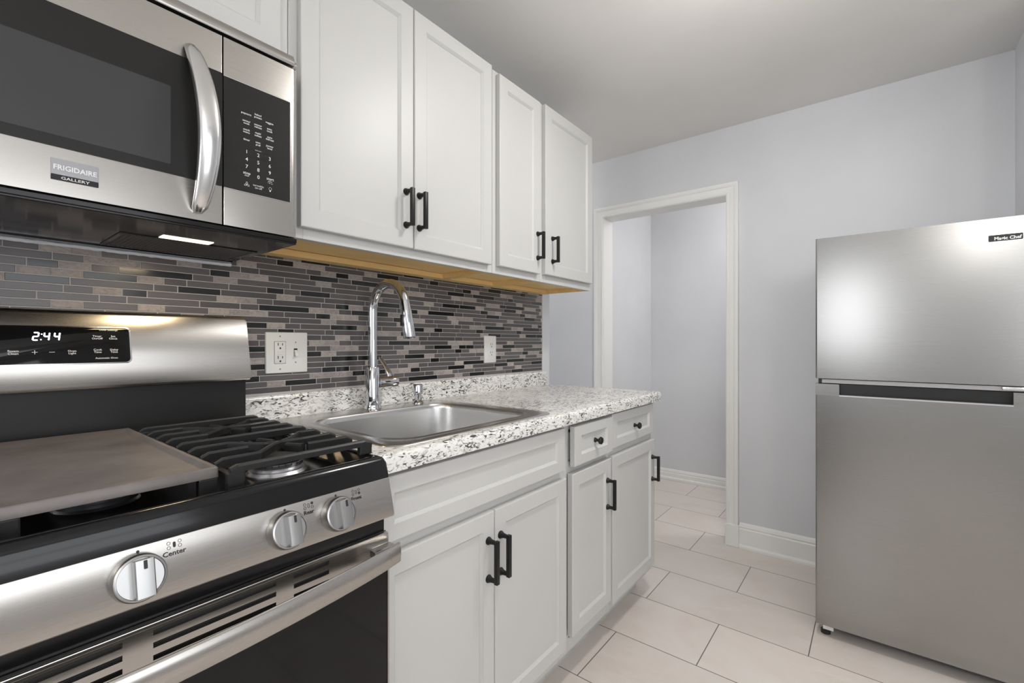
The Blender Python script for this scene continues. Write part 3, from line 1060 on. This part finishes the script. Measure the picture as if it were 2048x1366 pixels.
digit('2', 0.1215, 1.1442); digit('4', 0.1365, 1.1442); digit('4', 0.1510, 1.1442)
ringmark(bm, onb(0.1342, 1.1560, 0.0021), VX, UB, 0.0011, 0.0011, 0, 0.0002, 10, True)
ringmark(bm, onb(0.1327, 1.1452, 0.0021), VX, UB, 0.0011, 0.0011, 0, 0.0002, 10, True)
obj('clock_digits', bm, 'digit', dp)

# front control panel (top y -.721 z .898, bottom y -.737 z .833)
bm = B()
prism(bm, [(-0.66, 0.897), (-0.7185, 0.8985), (-0.7215, 0.8965), (-0.7375, 0.8345), (-0.7365, 0.8315), (-0.733, 0.8300), (-0.66, 0.8300)], 'x', RX0 + 0.0005, RX1 - 0.0005)
bmesh.ops.bevel(bm, geom=[e for e in bm.edges if abs(e.verts[0].co.x - e.verts[1].co.x) < 1e-6 and e.verts[0].co.y < -0.7 and e.verts[1].co.y < -0.7], offset=0.0025, segments=2, affect='EDGES')
cpn = obj('control_panel', bm, 'steel_x', rg, smooth=40)
UC = Vector((0, 0.0160, 0.0620)).normalized()
NC = Vector(VX).cross(UC)


def onc(x, z, d=0.0):
    s = (z - 0.8345) / 0.062
    return Vector((x, -0.7375 + s * 0.016, z)) + NC * d


def burner_icon(bm, x, z, which):
    for i, (dx, dz) in enumerate(((-0.0058, 0.0027), (-0.0058, -0.0027), (0.0058, 0.0027), (0.0058, -0.0027))):
        ringmark(bm, onc(x, z) + Vector(VX) * dx + UC * dz, VX, UC, 0.0020, 0.0021, 0.00045, 0.0004, 16, i == which)
    o_ = rrect(-0.0015, 0.0015, -0.0034, 0.0034, 0.0015, 4)
    if which == 4:
        slab(bm, onc(x, z, 0.0001), VX, UC, o_, 0.0003)
    else:
        i_ = rrect(-0.00105, 0.00105, -0.00295, 0.00295, 0.00105, 4)
        Ra = [bm.verts.new(onc(x, z, 0.0004) + Vector(VX) * p[0] + UC * p[1]) for p in o_]
        Rb = [bm.verts.new(onc(x, z, 0.0004) + Vector(VX) * p[0] + UC * p[1]) for p in i_]
        bridge(bm, [Ra, Rb], True, False, False)


KX = [-0.105, -0.023, 0.150, 0.323, 0.405]
for kx, word, which in ((-0.105, 'Front', 1), (-0.023, 'Rear', 0), (0.150, 'Center', 4), (0.323, 'Rear', 2), (0.405, 'Front', 3)):
    dx = 0.038 if kx != 0.405 else 0.0385
    bm = B()
    burner_icon(bm, kx + dx, 0.8880, which)
    obj('burner_icon', bm, 'ink_black', cpn)
    bm = B()
    text(bm, word, 0.0080, onc(kx + dx - 0.0005, 0.8785, 0.0002), VX, UC, 0.018, 1.05)
    obj('lettering', bm, 'ink_black', cpn)
    bm = B()
    ringmark(bm, onc(kx + 0.002, 0.8914), VX, UC, 0.0016, 0.0016, 0, 0.0004, 12, True)
    obj('off_mark', bm, 'ink_black', cpn)
for kx in KX:
    bm = B()
    c = onc(kx, 0.8640)
    lathe(bm, c, NC, [(0.0003, 0.0270), (0.003, 0.0272), (0.014, 0.0262), (0.0165, 0.0250), (0.0170, 0.0238), (0.0172, 0.0228), (0.0160, 0.0222), (0.0160, 0.0)], 44)
    # raised grip blade across the face, with hollowed flank
    w = 0.0095
    prof = [(-w, 0.0150), (-w, 0.0285), (-w + 0.0012, 0.0300), (w * 0.1, 0.0306), (w - 0.0012, 0.0300), (w, 0.0285), (w, 0.0150)]
    L = 0.0205
    ra = [bm.verts.new(c + Vector(VX) * (p[0] + 0.0015) + NC * p[1] - UC * L) for p in prof]
    rb = [bm.verts.new(c + Vector(VX) * (p[0] + 0.0015) + NC * p[1] + UC * L) for p in prof]
    bridge(bm, [ra, rb])
    kn = obj('knob', bm, 'steel_knob', rg, smooth=35)
    bm = B()
    slab(bm, c + NC * 0.0302 + UC * 0.0150 + Vector(VX) * 0.0020, VX, UC, rrect(-0.0018, 0.0018, -0.0048, 0.0048, 0.0007, 2), 0.0006)
    obj('pointer_mark', bm, 'ink_black', kn)

# dark recess between the panel and the door
bm = B(); box(bm, RX0 + 0.006, RX1 - 0.006, -0.712, -0.674, 0.19, 0.829)
obj('oven_front', bm, 'enamel', rg)
# oven door
bm = B()
YD = -0.7225
SL = []
for gx0, gx1 in ((0.339, 0.396), (0.167, 0.313), (-0.010, 0.138), (-0.098, -0.040)):
    for zc_ in (0.7873, 0.7720, 0.7568):
        SL.append((gx0, gx1, zc_))
box(bm, RX0 + 0.004, RX1 - 0.004, -0.7145, -0.713, 0.752, 0.80, mi=1)
box(bm, RX0 + 0.004, RX1 - 0.004, YD, -0.7135, 0.7935, 0.7995, 0.0012)
zs = [0.7515, 0.7540, 0.7590, 0.7695, 0.7745, 0.7850, 0.7900, 0.7940]
xs = sorted({RX0 + 0.004, RX1 - 0.004} | {s[0] for s in SL} | {s[1] for s in SL})
# slotted band: full rows between slots, pieces beside them
for a, b_ in ((0.7515, 0.7535), (0.7600, 0.7686), (0.7754, 0.7838), (0.7906, 0.7942)):
    box(bm, RX0 + 0.004, RX1 - 0.004, YD, -0.7140, a, b_, mi=0)
for a, b_ in ((0.7535, 0.7600), (0.7686, 0.7754), (0.7838, 0.7906)):
    prev = RX0 + 0.004
    for gx0, gx1 in ((-0.098, -0.040), (-0.010, 0.138), (0.167, 0.313), (0.339, 0.396)):
        # rounded slot ends
        zc_ = (a + b_) / 2
        r = (b_ - a) / 2
        for x_a, x_b, endx, sgn in ((prev, gx0, gx0, 1),):
            out = [(x_a, a), (x_b, a)] + [(x_b + r - r * math.cos(t), zc_ + r * math.sin(t)) for t in (-PI / 2 + 0.4, -PI / 4, 0, PI / 4, PI / 2 - 0.4)][0:0] + [(x_b, b_), (x_a, b_)]
            slab(bm, (0, -0.7140, 0), VX, VZ, out, 0.0085)
        prev = gx1
    slab(bm, (0, -0.7140, 0), VX, VZ, [(prev, a), (RX1 - 0.004, a), (RX1 - 0.004, b_), (prev, b_)], 0.0085)
dr_ = obj('oven_door', bm, ['steel_x', 'slot'], rg)
bm = B(); box(bm, RX0 + 0.004, RX1 - 0.004, -0.7145, -0.678, 0.19, 0.7515)
for x0, x1 in ((RX0 + 0.0035, RX0 + 0.0065), (RX1 - 0.0065, RX1 - 0.0035)):
    box(bm, x0, x1, -0.7240, -0.714, 0.19, 0.7515)
obj('door_frame', bm, 'steel_x', dr_)
bm = B(); box(bm, RX0 + 0.0068, RX1 - 0.0068, -0.7232, -0.7150, 0.19, 0.7510, 0.001)
obj('oven_window', bm, 'black_glass', dr_)
# bowed flat handle
bm = B()
N_ = 28
rings = []
for i in range(N_ + 1):
    s = i / N_
    x = RX0 - 0.004 + (RX1 - RX0 + 0.009) * s
    yo = -0.7460 - 0.0380 * (1 - (2 * s - 1) ** 2) ** 0.9
    th = 0.008
    pr = [(yo + th, 0.7515), (yo + 0.003, 0.7475), (yo, 0.7505), (yo - 0.0015, 0.766), (yo + 0.0005, 0.7815), (yo + 0.003, 0.7840), (yo + th, 0.7820)]
    rings.append([bm.verts.new((x, p[0], p[1])) for p in pr])
bridge(bm, rings)
for x0, x1 in ((RX1 - 0.040, RX1 - 0.001), (RX0 + 0.001, RX0 + 0.040)):
    box(bm, x0, x1, -0.7420, YD + 0.0005, 0.7530, 0.7810, 0.002)
for xa, s_ in ((RX1 - 0.040, -1), (RX0 + 0.040, 1)):
    prism(bm, [(xa, -0.7225), (xa, -0.752), (xa + s_ * 0.012, -0.754), (xa + s_ * 0.004, -0.738), (xa + s_ * 0.002, -0.7225)] if s_ > 0 else [(xa, -0.7225), (xa + s_ * 0.002, -0.7225), (xa + s_ * 0.004, -0.738), (xa + s_ * 0.012, -0.754), (xa, -0.752)], 'z', 0.7550, 0.7800)
obj('handle', bm, 'steel_x', dr_, smooth=40)
bm = B(); box(bm, RX0 + 0.004, RX1 - 0.004, -0.7200, -0.678, 0.045, 0.182, 0.002)
obj('storage_drawer', bm, 'steel_x', rg)

# burners
def burner(x, y, r, oval=0.0):
    bm = B()
    z = 0.9055
    if oval:
        def ring(k, zz):
            return [bm.verts.new((x + p[0], y + p[1], zz)) for p in rrect(-r * k, r * k, -oval * k, oval * k, r * k * 0.98, 10)]
        bridge(bm, [ring(1.25, z), ring(1.2, z + 0.005), ring(1.0, z + 0.006), ring(0.95, z + 0.016), ring(1.02, z + 0.019)])
        h = obj('burner_head', bm, 'aluminium', rg, smooth=40)
        bm = B()
        bridge(bm, [[bm.verts.new((x + p[0], y + p[1], z + zz)) for p in rrect(-r * k, r * k, -oval * k, oval * k, r * k * 0.98, 10)] for k, zz in ((0.98, 0.0192), (1.0, 0.021), (0.98, 0.0245), (0.9, 0.026))])
        obj('burner_cap', bm, 'enamel', h, smooth=40)
        return
    lathe(bm, (x, y, z), (0, 0, 1), [(0, r * 1.12), (0.004, r * 1.12), (0.009, r * 1.02), (0.0095, r * 0.90), (0.013, r * 0.92), (0.017, r * 0.98), (0.0225, r * 1.0), (0.0235, r * 0.96)], 44)
    h = obj('burner_head', bm, 'aluminium', rg, smooth=35)
    bm = B()
    for k in range(26):
        a = 2 * PI * k / 26
        d = Vector((math.cos(a), math.sin(a), 0))
        p = Vector((x, y, z + 0.0212)) + d * (r * 0.995)
        slab(bm, p, d.cross(Vector((0, 0, 1))) * -1, (0, 0, 1), rrect(-0.0005, 0.0005, -0.0022, 0.0022, 0.0002, 1), 0.0006)
    obj('flame_ports', bm, 'slot', h)
    bm = B(); lathe(bm, (x, y, z + 0.0236), (0, 0, 1), [(0, r * 0.93), (0.001, r * 0.97), (0.004, r * 0.97), (0.0058, r * 0.88), (0.0062, 0.0)], 44)
    obj('burner_cap', bm, 'iron', h, smooth=35)


BXR, BXL = 0.386, -0.087
BYF, BYB = -0.565, -0.325
burner(BXR, BYF, 0.044); burner(BXR, BYB, 0.036); burner(BXL, BYF, 0.040); burner(BXL, BYB, 0.036)
burner(RC, -0.44, 0.040, 0.105)

# ------------------------------------------------------------------ grates (lift off the range)
def bar(bm, pts, w=0.0078, h=0.014, zt=0.9615):
    """cast bar along a polyline; slightly narrower on top; pts (x, y) or (x, y, drop)"""
    P_ = [Vector((p[0], p[1], zt - (p[2] if len(p) > 2 else 0))) for p in pts]
    rings = []
    for i, p in enumerate(P_):
        t = (P_[min(i + 1, len(P_) - 1)] - P_[max(i - 1, 0)])
        t.z = 0
        t.normalize()
        s = Vector((-t.y, t.x, 0))
        prof = [(-w / 2, -h), (-w / 2, -0.003), (-w * 0.28, 0), (w * 0.28, 0), (w / 2, -0.003), (w / 2, -h)]
        rings.append([bm.verts.new(p + s * a + Vector((0, 0, b_))) for a, b_ in prof])
    bridge(bm, rings)


def grate(label, x0, x1, mirror):
    t = thing('stove_grate', label, 'grate', ((x0 + x1) / 2, -0.43, 0.934), 'cast iron grates on the range')
    bm = B()
    ys = [-0.205 - 0.0588 * i for i in range(9)]
    f = (lambda x: x0 + x1 - x) if mirror else (lambda x: x)
    W = x1 - x0
    def pl(pts, **k):
        bar(bm, [((f(p[0]),) + tuple(p[1:])) for p in pts], **k)
    def full(y):
        pl([(x0, y, 0.006), (x0 + 0.008, y, 0.0008), (x0 + 0.016, y), (x1 - 0.016, y), (x1 - 0.008, y, 0.0008), (x1, y, 0.006)])
    cx_ = (x0 + x1) / 2 + 0.004
    full(ys[0]); full(ys[4])
    for cy, k in ((ys[2], 0), (ys[6], 4)):
        # diagonal bars bending through the burner centre, and short fingers
        pl([(x0, ys[k + 1], 0.006), (x0 + 0.012, ys[k + 1]), (cx_ - 0.060, ys[k + 1]), (cx_ - 0.020, cy + 0.004), (cx_ + 0.020, cy - 0.004), (cx_ + 0.045, cy - 0.006), (x1 - 0.012, cy + 0.0), (x1, cy, 0.006)])
        pl([(x0, ys[k + 3], 0.006), (x0 + 0.012, ys[k + 3]), (cx_ - 0.055, ys[k + 3]), (cx_ - 0.012, cy - 0.012), (cx_ + 0.030, cy + 0.016), (cx_ + 0.070, ys[k + 1]), (x1 - 0.012, ys[k + 1]), (x1, ys[k + 1], 0.006)])
        pl([(x0, cy, 0.006), (x0 + 0.012, cy), (cx_ - 0.050, cy)])
        pl([(cx_ + 0.028, ys[k + 3] + 0.004), (x1 - 0.012, ys[k + 3]), (x1, ys[k + 3], 0.006)])
        pl([(cx_ - 0.010, cy + 0.055, 0.001), (cx_ + 0.004, cy + 0.022, 0.002)], w=0.010)
        pl([(cx_ + 0.006, cy - 0.022, 0.002), (cx_ + 0.020, cy - 0.055, 0.001)], w=0.010)
    # front bar: taller, with a foot at each end
    yf = ys[8]
    pl([(x0, yf, 0.004), (x0 + 0.010, yf, 0.0), (x1 - 0.012, yf, 0.0), (x1 + 0.002, yf, 0.004)], w=0.0105, h=0.011)
    # side rails under the bar ends
    for xx in (x0 + 0.004, x1 - 0.004):
        box(bm, f(xx) - 0.0045, f(xx) + 0.0045, yf, ys[0], 0.9430, 0.9490, 0.001, 1)
    for xx in (x0 + 0.008, x1 - 0.010):
        box(bm, f(xx) - 0.013, f(xx) + 0.013, yf - 0.0050, yf + 0.0050, 0.9345, 0.9525, 0.0025, 2)
        box(bm, f(xx) - 0.010, f(xx) + 0.010, ys[0] - 0.005, ys[0] + 0.005, 0.9345, 0.9525, 0.0025, 2)
    xi = x0 + 0.007
    prism(bm, [(f(xi) - 0.011, yf - 0.0055), (f(xi) + 0.011, yf - 0.0055), (f(xi) + 0.011, yf + 0.0055), (f(xi) - 0.011, yf + 0.0055)], 'z', 0.9165, 0.950)
    obj('grate_bars', bm, 'iron', t)


grate('black cast iron grate between the griddle and the sink counter', 0.268, 0.503, False)
grate('black cast iron grate left of the griddle', -0.206, 0.030, True)

# griddle over the centre burner
GX0, GX1, GY0, GY1 = 0.037, 0.262, -0.655, -0.160
t = thing('griddle', 'flat brownish grey griddle plate lying over the centre burner', 'griddle', (RC, -0.4, 0.934))
bm = B()
S = [rr_ring(bm, GX0, GX1, GY0, GY1, 0.004, 0.943, 4), rr_ring(bm, GX0, GX1, GY0, GY1, 0.005, 0.956, 4), rr_ring(bm, GX0 + 0.0012, GX1 - 0.0012, GY0 + 0.0012, GY1 - 0.0012, 0.005, 0.9578, 4),
     rr_ring(bm, GX0 + 0.007, GX1 - 0.007, GY0 + 0.007, GY1 - 0.007, 0.006, 0.9578, 4), rr_ring(bm, GX0 + 0.011, GX1 - 0.011, GY0 + 0.011, GY1 - 0.040, 0.008, 0.9515, 4), rr_ring(bm, GX0 + 0.013, GX1 - 0.013, GY0 + 0.014, GY1 - 0.044, 0.008, 0.9508, 4)]
bridge(bm, S)
obj('plate', bm, 'griddle', t, smooth=40)
for x in (GX0 + 0.013, GX1 - 0.013):
    for a, b_, z in ((GY0 + 0.001, GY0 + 0.014, 0.9100), (GY1 - 0.014, GY1 - 0.001, 0.9344)):
        bm = B(); box(bm, x - 0.0125, x + 0.0125, a, b_, z, 0.9428, 0.002)
        obj('foot', bm, 'iron', t)

# ------------------------------------------------------------------ microwave over the range
MX0, MX1, MY = -0.216, 0.512, -0.390
mw = thing('microwave', 'stainless over-the-range microwave with curved handle and black keypad', 'microwave', ((MX0 + MX1) / 2, -0.195, 1.358))
bm = B()
box(bm, MX0 + 0.002, MX1 - 0.002, -0.355, -0.0075, 1.3625, 1.785, 0.002)
obj('body', bm, 'black_plastic', mw)
bm = B()
# underside pan with a raised border
box(bm, MX0 + 0.002, MX1 - 0.001, -0.3855, -0.0090, 1.3600, 1.3680, 0.0015)
box(bm, MX0 + 0.010, MX1 - 0.0015, -0.3885, -0.3550, 1.3640, 1.3728, 0.001)
box(bm, MX0 + 0.004, MX1 - 0.004, -0.0400, -0.0100, 1.3575, 1.3605, 0.001)
for x0, x1 in ((0.232, 0.492), (-0.196, 0.064)):
    for a, b_, c, d in ((x0, x1, -0.0665, -0.0585), (x0, x1, -0.232, -0.224), (x0, x0 + 0.008, -0.224, -0.0665), (x1 - 0.008, x1, -0.224, -0.0665)):
        box(bm, a, b_, c, d, 1.3580, 1.3605, 0.0008)
obj('underside', bm, 'enamel', mw)
for x0, x1 in ((0.241, 0.483), (-0.187, 0.055)):
    bm = B()
    box(bm, x0, x1, -0.2235, -0.067, 1.3588, 1.3602)
    n_x = 30
    for i in range(n_x):
        xx = x0 + (i + 0.5) * (x1 - x0) / n_x
        box(bm, xx - 0.0012, xx + 0.0012, -0.2235, -0.067, 1.3582, 1.3588)
    obj('grease_filter', bm, 'plastic_grey' if False else 'fridge_side', mw)
for x in (0.34, -0.05):
    bm = B(); slab(bm, (x, -0.2525, 1.3602), (1, 0, 0), (0, -1, 0), rrect(-0.046, 0.046, -0.0165, 0.0165, 0.002, 2), 0.0010)
    obj('light_lens', bm, 'lens' if x > 0 else 'plastic_grey', mw)
# top vent trim
bm = B()
tp = [(-0.325, 1.7570), (-0.3915, 1.7570), (-0.3935, 1.7600), (-0.3930, 1.7700), (-0.388, 1.7800), (-0.376, 1.7865), (-0.360, 1.7885), (-0.325, 1.7885)]
prism(bm, tp, 'x', MX0, MX1)
bmesh.ops.bevel(bm, geom=[e for e in bm.edges if abs(e.verts[0].co.x - e.verts[1].co.x) < 1e-6 and e.verts[0].co.y < -0.35 and e.verts[1].co.y < -0.35], offset=0.009, segments=4, affect='EDGES')
obj('vent_trim', bm, 'steel_x', mw, smooth=40)
# control section, right edge rounded
GX = 0.3605
def section(bm, x0, x1, z0, z1, rl, rr_, y0=-0.3565, y1=MY):
    """front section with rounded vertical edges (plan profile)"""
    out = [(x0, y0)]
    for r, cx_, a0 in ((rl, x0 + rl, 180), (rr_, x1 - rr_, 270)):
        for k in range(7):
            t_ = math.radians(a0 + 90 * k / 6)
            out.append((cx_ + r * math.cos(t_), y1 + r + r * math.sin(t_)))
    out.append((x1, y0))
    prism(bm, out, 'z', z0, z1)
bm = B(); section(bm, GX + 0.0012, MX1, 1.3755, 1.7505, 0.0015, 0.014)
cs = obj('control_section', bm, 'steel_x', mw, smooth=40)
bm = B()
o_ = [(GX + 0.0014, 1.4495), (0.4950 - 0.005, 1.4495)] + [(0.4950 - 0.005 + 0.005 * math.sin(t_), 1.4545 - 0.005 * math.cos(t_)) for t_ in (0.4, 0.8, 1.2, 1.57)] + \
     [(0.4950 - 0.005 + 0.005 * math.cos(t_), 1.6690 + 0.005 * math.sin(t_)) for t_ in (0, 0.4, 0.8, 1.2, 1.57)] + [(GX + 0.0014, 1.6740)]
slab(bm, (0, MY - 0.0001, 0), VX, VZ, o_, 0.0009)
obj('keypad_trim', bm, 'bright_metal', cs)
bm = B()
o2 = [(min(max(x, GX + 0.0014), 0.4935) if x > 0.4 else x, min(max(z, 1.4508), 1.6727)) for x, z in o_]
slab(bm, (0, MY - 0.0006, 0), VX, VZ, o2, 0.0008)
kp = obj('keypad', bm, 'panel_black', cs)
bm = B()
YT = MY - 0.0015
def kt(s_, x, z, sz, bold=0.0):
    text(bm, s_, sz, (x, YT, z), VX, VZ, bold, 1.0)
for s_, x, z in (('popcorn', .4030, 1.6125), ('baked', .4262, 1.6183), ('potato', .4262, 1.6128), ('veggies', .4495, 1.6100),
                 ('sensor', .4035, 1.5975), ('cook', .4035, 1.5925), ('sensor', .4262, 1.5972), ('reheat', .4262, 1.5922), ('auto', .4495, 1.5972), ('cook', .4495, 1.5922),
                 ('snack', .4035, 1.5795), ('menu', .4035, 1.5745), ('melt/', .4262, 1.5798), ('soften', .4262, 1.5745), ('auto', .4500, 1.5795), ('defrost', .4500, 1.5745),
                 ('timer', .4038, 1.5590), ('user', .4262, 1.5605), ('pref', .4262, 1.5553), ('power', .4500, 1.5605), ('level', .4500, 1.5553)):
    kt(s_, x, z, 0.0057, 0.012)
kt('quick start', 0.4265, 1.5432, 0.0030)
for s_, x, z in (('1', .4040, 1.5343), ('2', .4268, 1.5335), ('3', .4500, 1.5330), ('4', .4040, 1.5185), ('5', .4268, 1.5180), ('6', .4500, 1.5175),
                 ('7', .4040, 1.5035), ('8', .4268, 1.5025), ('9', .4500, 1.5030), ('0', .4270, 1.4875)):
    kt(s_, x, z, 0.0105, 0.004)
kt('stop', 0.4042, 1.4903, 0.0082, 0.006); kt('clear', 0.4042, 1.4850, 0.0048)
kt('start', 0.4508, 1.4903, 0.0082, 0.006); kt('enter', 0.4508, 1.4850, 0.0042); kt('+ 30 sec', 0.4508, 1.4812, 0.0034)
kt('turntable', 0.4270, 1.4693, 0.0058); kt('on-off', 0.4270, 1.4643, 0.0058)
for k in range(3):
    a = math.radians(90 + 120 * k)
    ringmark(bm, (0.4042 + 0.0028 * math.cos(a), YT + 0.0002, 1.4668 + 0.0028 * math.sin(a)), (math.cos(a), 0, math.sin(a)), (-math.sin(a), 0, math.cos(a)), 0.0028, 0.0018, 0.0006)
ringmark(bm, (0.4510, YT + 0.0002, 1.4695), VX, VZ, 0.0030, 0.0034, 0.0005)
slab(bm, (0.4510, YT + 0.0002, 1.4648), VX, VZ, rrect(-0.0012, 0.0012, -0.0014, 0.0014, 0.0003, 1), 0.0003)
for x0, x1, z in ((0.396, 0.458, 1.6055), (0.396, 0.458, 1.5872), (0.403, 0.452, 1.5412), (0.403, 0.452, 1.5268)):
    slab(bm, (0, YT + 0.0002, 0), VX, VZ, rrect(x0, x1, z - 0.00012, z + 0.00012, 0.0001, 1), 0.0001, 1)
obj('lettering', bm, ['ink_white', 'plastic_grey'], kp)
# door
bm = B(); section(bm, MX0, GX - 0.0012, 1.3755, 1.7505, 0.014, 0.0015)
md = obj('door', bm, 'steel_x', mw, smooth=40)
bm = B(); slab(bm, (0, MY - 0.0001, 0), VX, VZ, rrect(MX0 + 0.022, GX - 0.0013, 1.4510, 1.6765, 0.003, 3), 0.0012, 0, 0.0004)
obj('door_glass', bm, 'panel_black', md)
bm = B(); slab(bm, (0, MY - 0.0012, 0), VX, VZ, rrect(MX0 + 0.080, 0.2735, 1.4690, 1.6130, 0.003, 3), 0.0004)
obj('window_screen', bm, 'screen_mesh', md)
bm = B(); slab(bm, (0, MY - 0.0001, 0), VX, VZ, rrect(0.1165, 0.1735, 1.4070, 1.4325, 0.0008, 2), 0.0016, 0, 0.0005)
slab(bm, (0, MY - 0.0001, 0), VX, VZ, rrect(0.1165, 0.1735, 1.3985, 1.4069, 0.0008, 2), 0.0014, 1, 0.0005)
bd = obj('badge', bm, ['badge', 'panel_black'], md)
bm = B()
text(bm, 'FRIGIDAIRE', 0.0112, (0.1450, MY - 0.0018, 1.4185), VX, VZ, 0.02, 0.92)
text(bm, 'GALLERY', 0.0062, (0.1450, MY - 0.0016, 1.4025), VX, VZ, 0.01, 1.35)
obj('lettering', bm, 'ink_white', bd)
# bowed handle
bm = B()
rings = []
N_ = 36
for i in range(N_ + 1):
    s = i / N_
    z = 1.3885 + (1.7030 - 1.3885) * s
    q = math.sin(PI * s)
    y = MY - 0.004 - 0.044 * q ** 0.75
    w = 0.0100 + 0.0085 * q ** 0.5
    if i in (0, N_):
        w = 0.0075
    x = 0.3040 + 0.0130 * (1 - s) + 0.0125 * q ** 0.8
    tk = 0.007 + 0.003 * q
    pr = [(x - w, y + tk * 0.9), (x - w, y + 0.001), (x - w + 0.0035, y - 0.0035), (x - w * 0.25, y - 0.0065), (x + w * 0.5, y - 0.0060), (x + w - 0.002, y - 0.0030), (x + w, y + 0.002), (x + w * 0.8, y + tk), (x, y + tk * 1.15)]
    rings.append([bm.verts.new((p[0], p[1], z)) for p in pr])
bridge(bm, rings)
obj('handle', bm, 'bright_metal', md, smooth=50)

# ------------------------------------------------------------------ refrigerator
FXF, FYL, FYR = 2.136, -1.228, -1.832
fr_ = thing('refrigerator', 'stainless top-freezer refrigerator standing against the far wall', 'refrigerator', (2.44, -1.53, 0))
bm = B(); box(bm, FXF + 0.062, 2.755, FYR + 0.004, FYL - 0.004, 0.055, 1.530, 0.004)
obj('cabinet', bm, 'fridge_side', fr_, smooth=40)
bm = B(); box(bm, FXF + 0.060, FXF + 0.080, FYR + 0.03, FYL - 0.03, 0.020, 0.056)
obj('kick_plate', bm, 'black_plastic', fr_)


def fdoor(name, z0, z1, label=None, cut=None):
    """door slab standing towards -x; plan profile with rounded side edges"""
    bm = B()
    out = [(FXF + 0.056, FYR)]
    r = 0.006
    for cy, a0 in ((FYR + r, 270), (FYL - r, 180)):
        for k in range(5):
            t_ = math.radians(a0 - 90 * k / 4)
            out.append((FXF + r + r * math.cos(t_), cy + r * math.sin(t_)))
    out.append((FXF + 0.056, FYL))
    prism(bm, out, 'z', z0, z1)
    return obj(name, bm, 'steel_fridge', fr_, smooth=40, label=label)


fz = fdoor('freezer_door', 1.0015, 1.5425)
HZ = 0.9395      # bottom of the scooped pull along the top of the lower door
fd = fdoor('fresh_food_door', 0.050, HZ - 0.003)
for y0, y1 in ((-1.3035, FYL), (FYR, -1.7560)):
    bm = B()
    prism(bm, [(FXF, y0 + 0.0005 if y0 < -1.7 else y0), (FXF + 0.056, y0), (FXF + 0.056, y1), (FXF, y1)], 'z', HZ - 0.0030, 0.9805)
    obj('door_top_corner', bm, 'steel_fridge', fd)
bm = B()
box(bm, FXF + 0.030, FXF + 0.050, -1.7560, -1.3035, HZ - 0.003, 0.9800)
box(bm, FXF + 0.006, FXF + 0.030, -1.7560, -1.3035, HZ - 0.003, HZ - 0.001)
obj('pull_recess', bm, 'black_plastic', fd)
bm = B()
prism(bm, [(FXF - 0.0012, HZ - 0.0040), (FXF - 0.0012, HZ + 0.0005), (FXF + 0.001, HZ + 0.0022), (FXF + 0.006, HZ + 0.0022), (FXF + 0.006, HZ - 0.0040)], 'y', -1.7560, -1.3035)
obj('pull_trim', bm, 'bright_metal', fd)
# strip and hinge between the doors
bm = B(); box(bm, FXF + 0.010, FXF + 0.058, FYR + 0.004, FYL - 0.020, 0.9835, 0.9985, 0.001)
obj('divider_strip', bm, 'plastic_grey', fr_)
bm = B()
box(bm, FXF + 0.002, FXF + 0.012, FYR + 0.004, -1.732, 0.9870, 0.9975, 0.001)
for y in (-1.742, -1.774):
    lathe(bm, (FXF + 0.002, y, 0.9923), (-1, 0, 0), [(0, 0.0042), (0.0015, 0.004), (0.002, 0.001)], 14)
obj('hinge', bm, 'bright_metal', fr_, smooth=35)
# nameplate
VF = (0, -1, 0)
bm = B()
slab(bm, (FXF - 0.0001, 0, 0), VF, VZ, rrect(1.698, 1.7785, 1.4650, 1.4890, 0.004, 4), 0.0015)
npl = obj('nameplate', bm, 'bright_metal', fz)
bm = B()
slab(bm, (FXF - 0.0006, 0, 0), VF, VZ, rrect(1.6995, 1.7770, 1.4665, 1.4875, 0.003, 4), 0.0014)
obj('nameplate_field', bm, 'ink_black', npl)
bm = B()
text(bm, 'Magic Chef', 0.0145, (FXF - 0.0022, -1.7425, 1.4750), VF, VZ, 0.035, 0.92)
obj('lettering', bm, 'ink_white', npl)
# front feet
for y in (FYL - 0.030, FYR + 0.030):
    bm = B(); lathe(bm, (FXF + 0.045, y, 0.0), (0, 0, 1), [(0, 0.016), (0.014, 0.0165), (0.018, 0.010), (0.022, 0.008), (0.056, 0.008)], 16)
    obj('foot', bm, 'rubber', fr_, smooth=35)
for y in (FYL - 0.042, FYR + 0.042):
    bm = B(); box(bm, FXF + 0.026, FXF + 0.034, y - 0.014, y + 0.020, 0.022, 0.049, 0.001)
    obj('hinge_bracket', bm, 'plastic_white', fr_)
for y in (FYL - 0.05, FYR + 0.05):
    bm = B(); lathe(bm, (2.68, y - 0.01, 0.028), (0, 1, 0), [(0, 0.028), (0.02, 0.028)], 20)
    obj('rear_roller', bm, 'rubber', fr_, smooth=35)

# ------------------------------------------------------------------ ceiling lamps (above the frame; dining and passage ones added as fill)
for (x, y), lab in (((1.39, -1.18), 'round white flush ceiling light over the kitchen floor'), ((-1.1, -2.5), 'round white flush ceiling light added out of view as fill in the dining end of the room'),
                    ((2.42, 0.72), 'round white flush ceiling light added out of view to brighten the passage behind the counter wall'),
                    ((3.36, -1.25), 'round white flush ceiling light in the hallway')):
    t = thing('ceiling_light', lab, 'ceiling light', (x, y, CEIL))
    bm = B(); lathe(bm, (x, y, CEIL - 0.02), (0, 0, 1), [(0, 0.150), (0.019, 0.155)], 36)
    obj('base_ring', bm, 'bright_metal', t, smooth=40)
    bm = B()
    lathe(bm, (x, y, CEIL - 0.088), (0, 0, 1), [(0, 0.06), (0.006, 0.10), (0.02, 0.13), (0.045, 0.146), (0.068, 0.148)], 36)
    obj('diffuser', bm, 'dome', t, smooth=60)
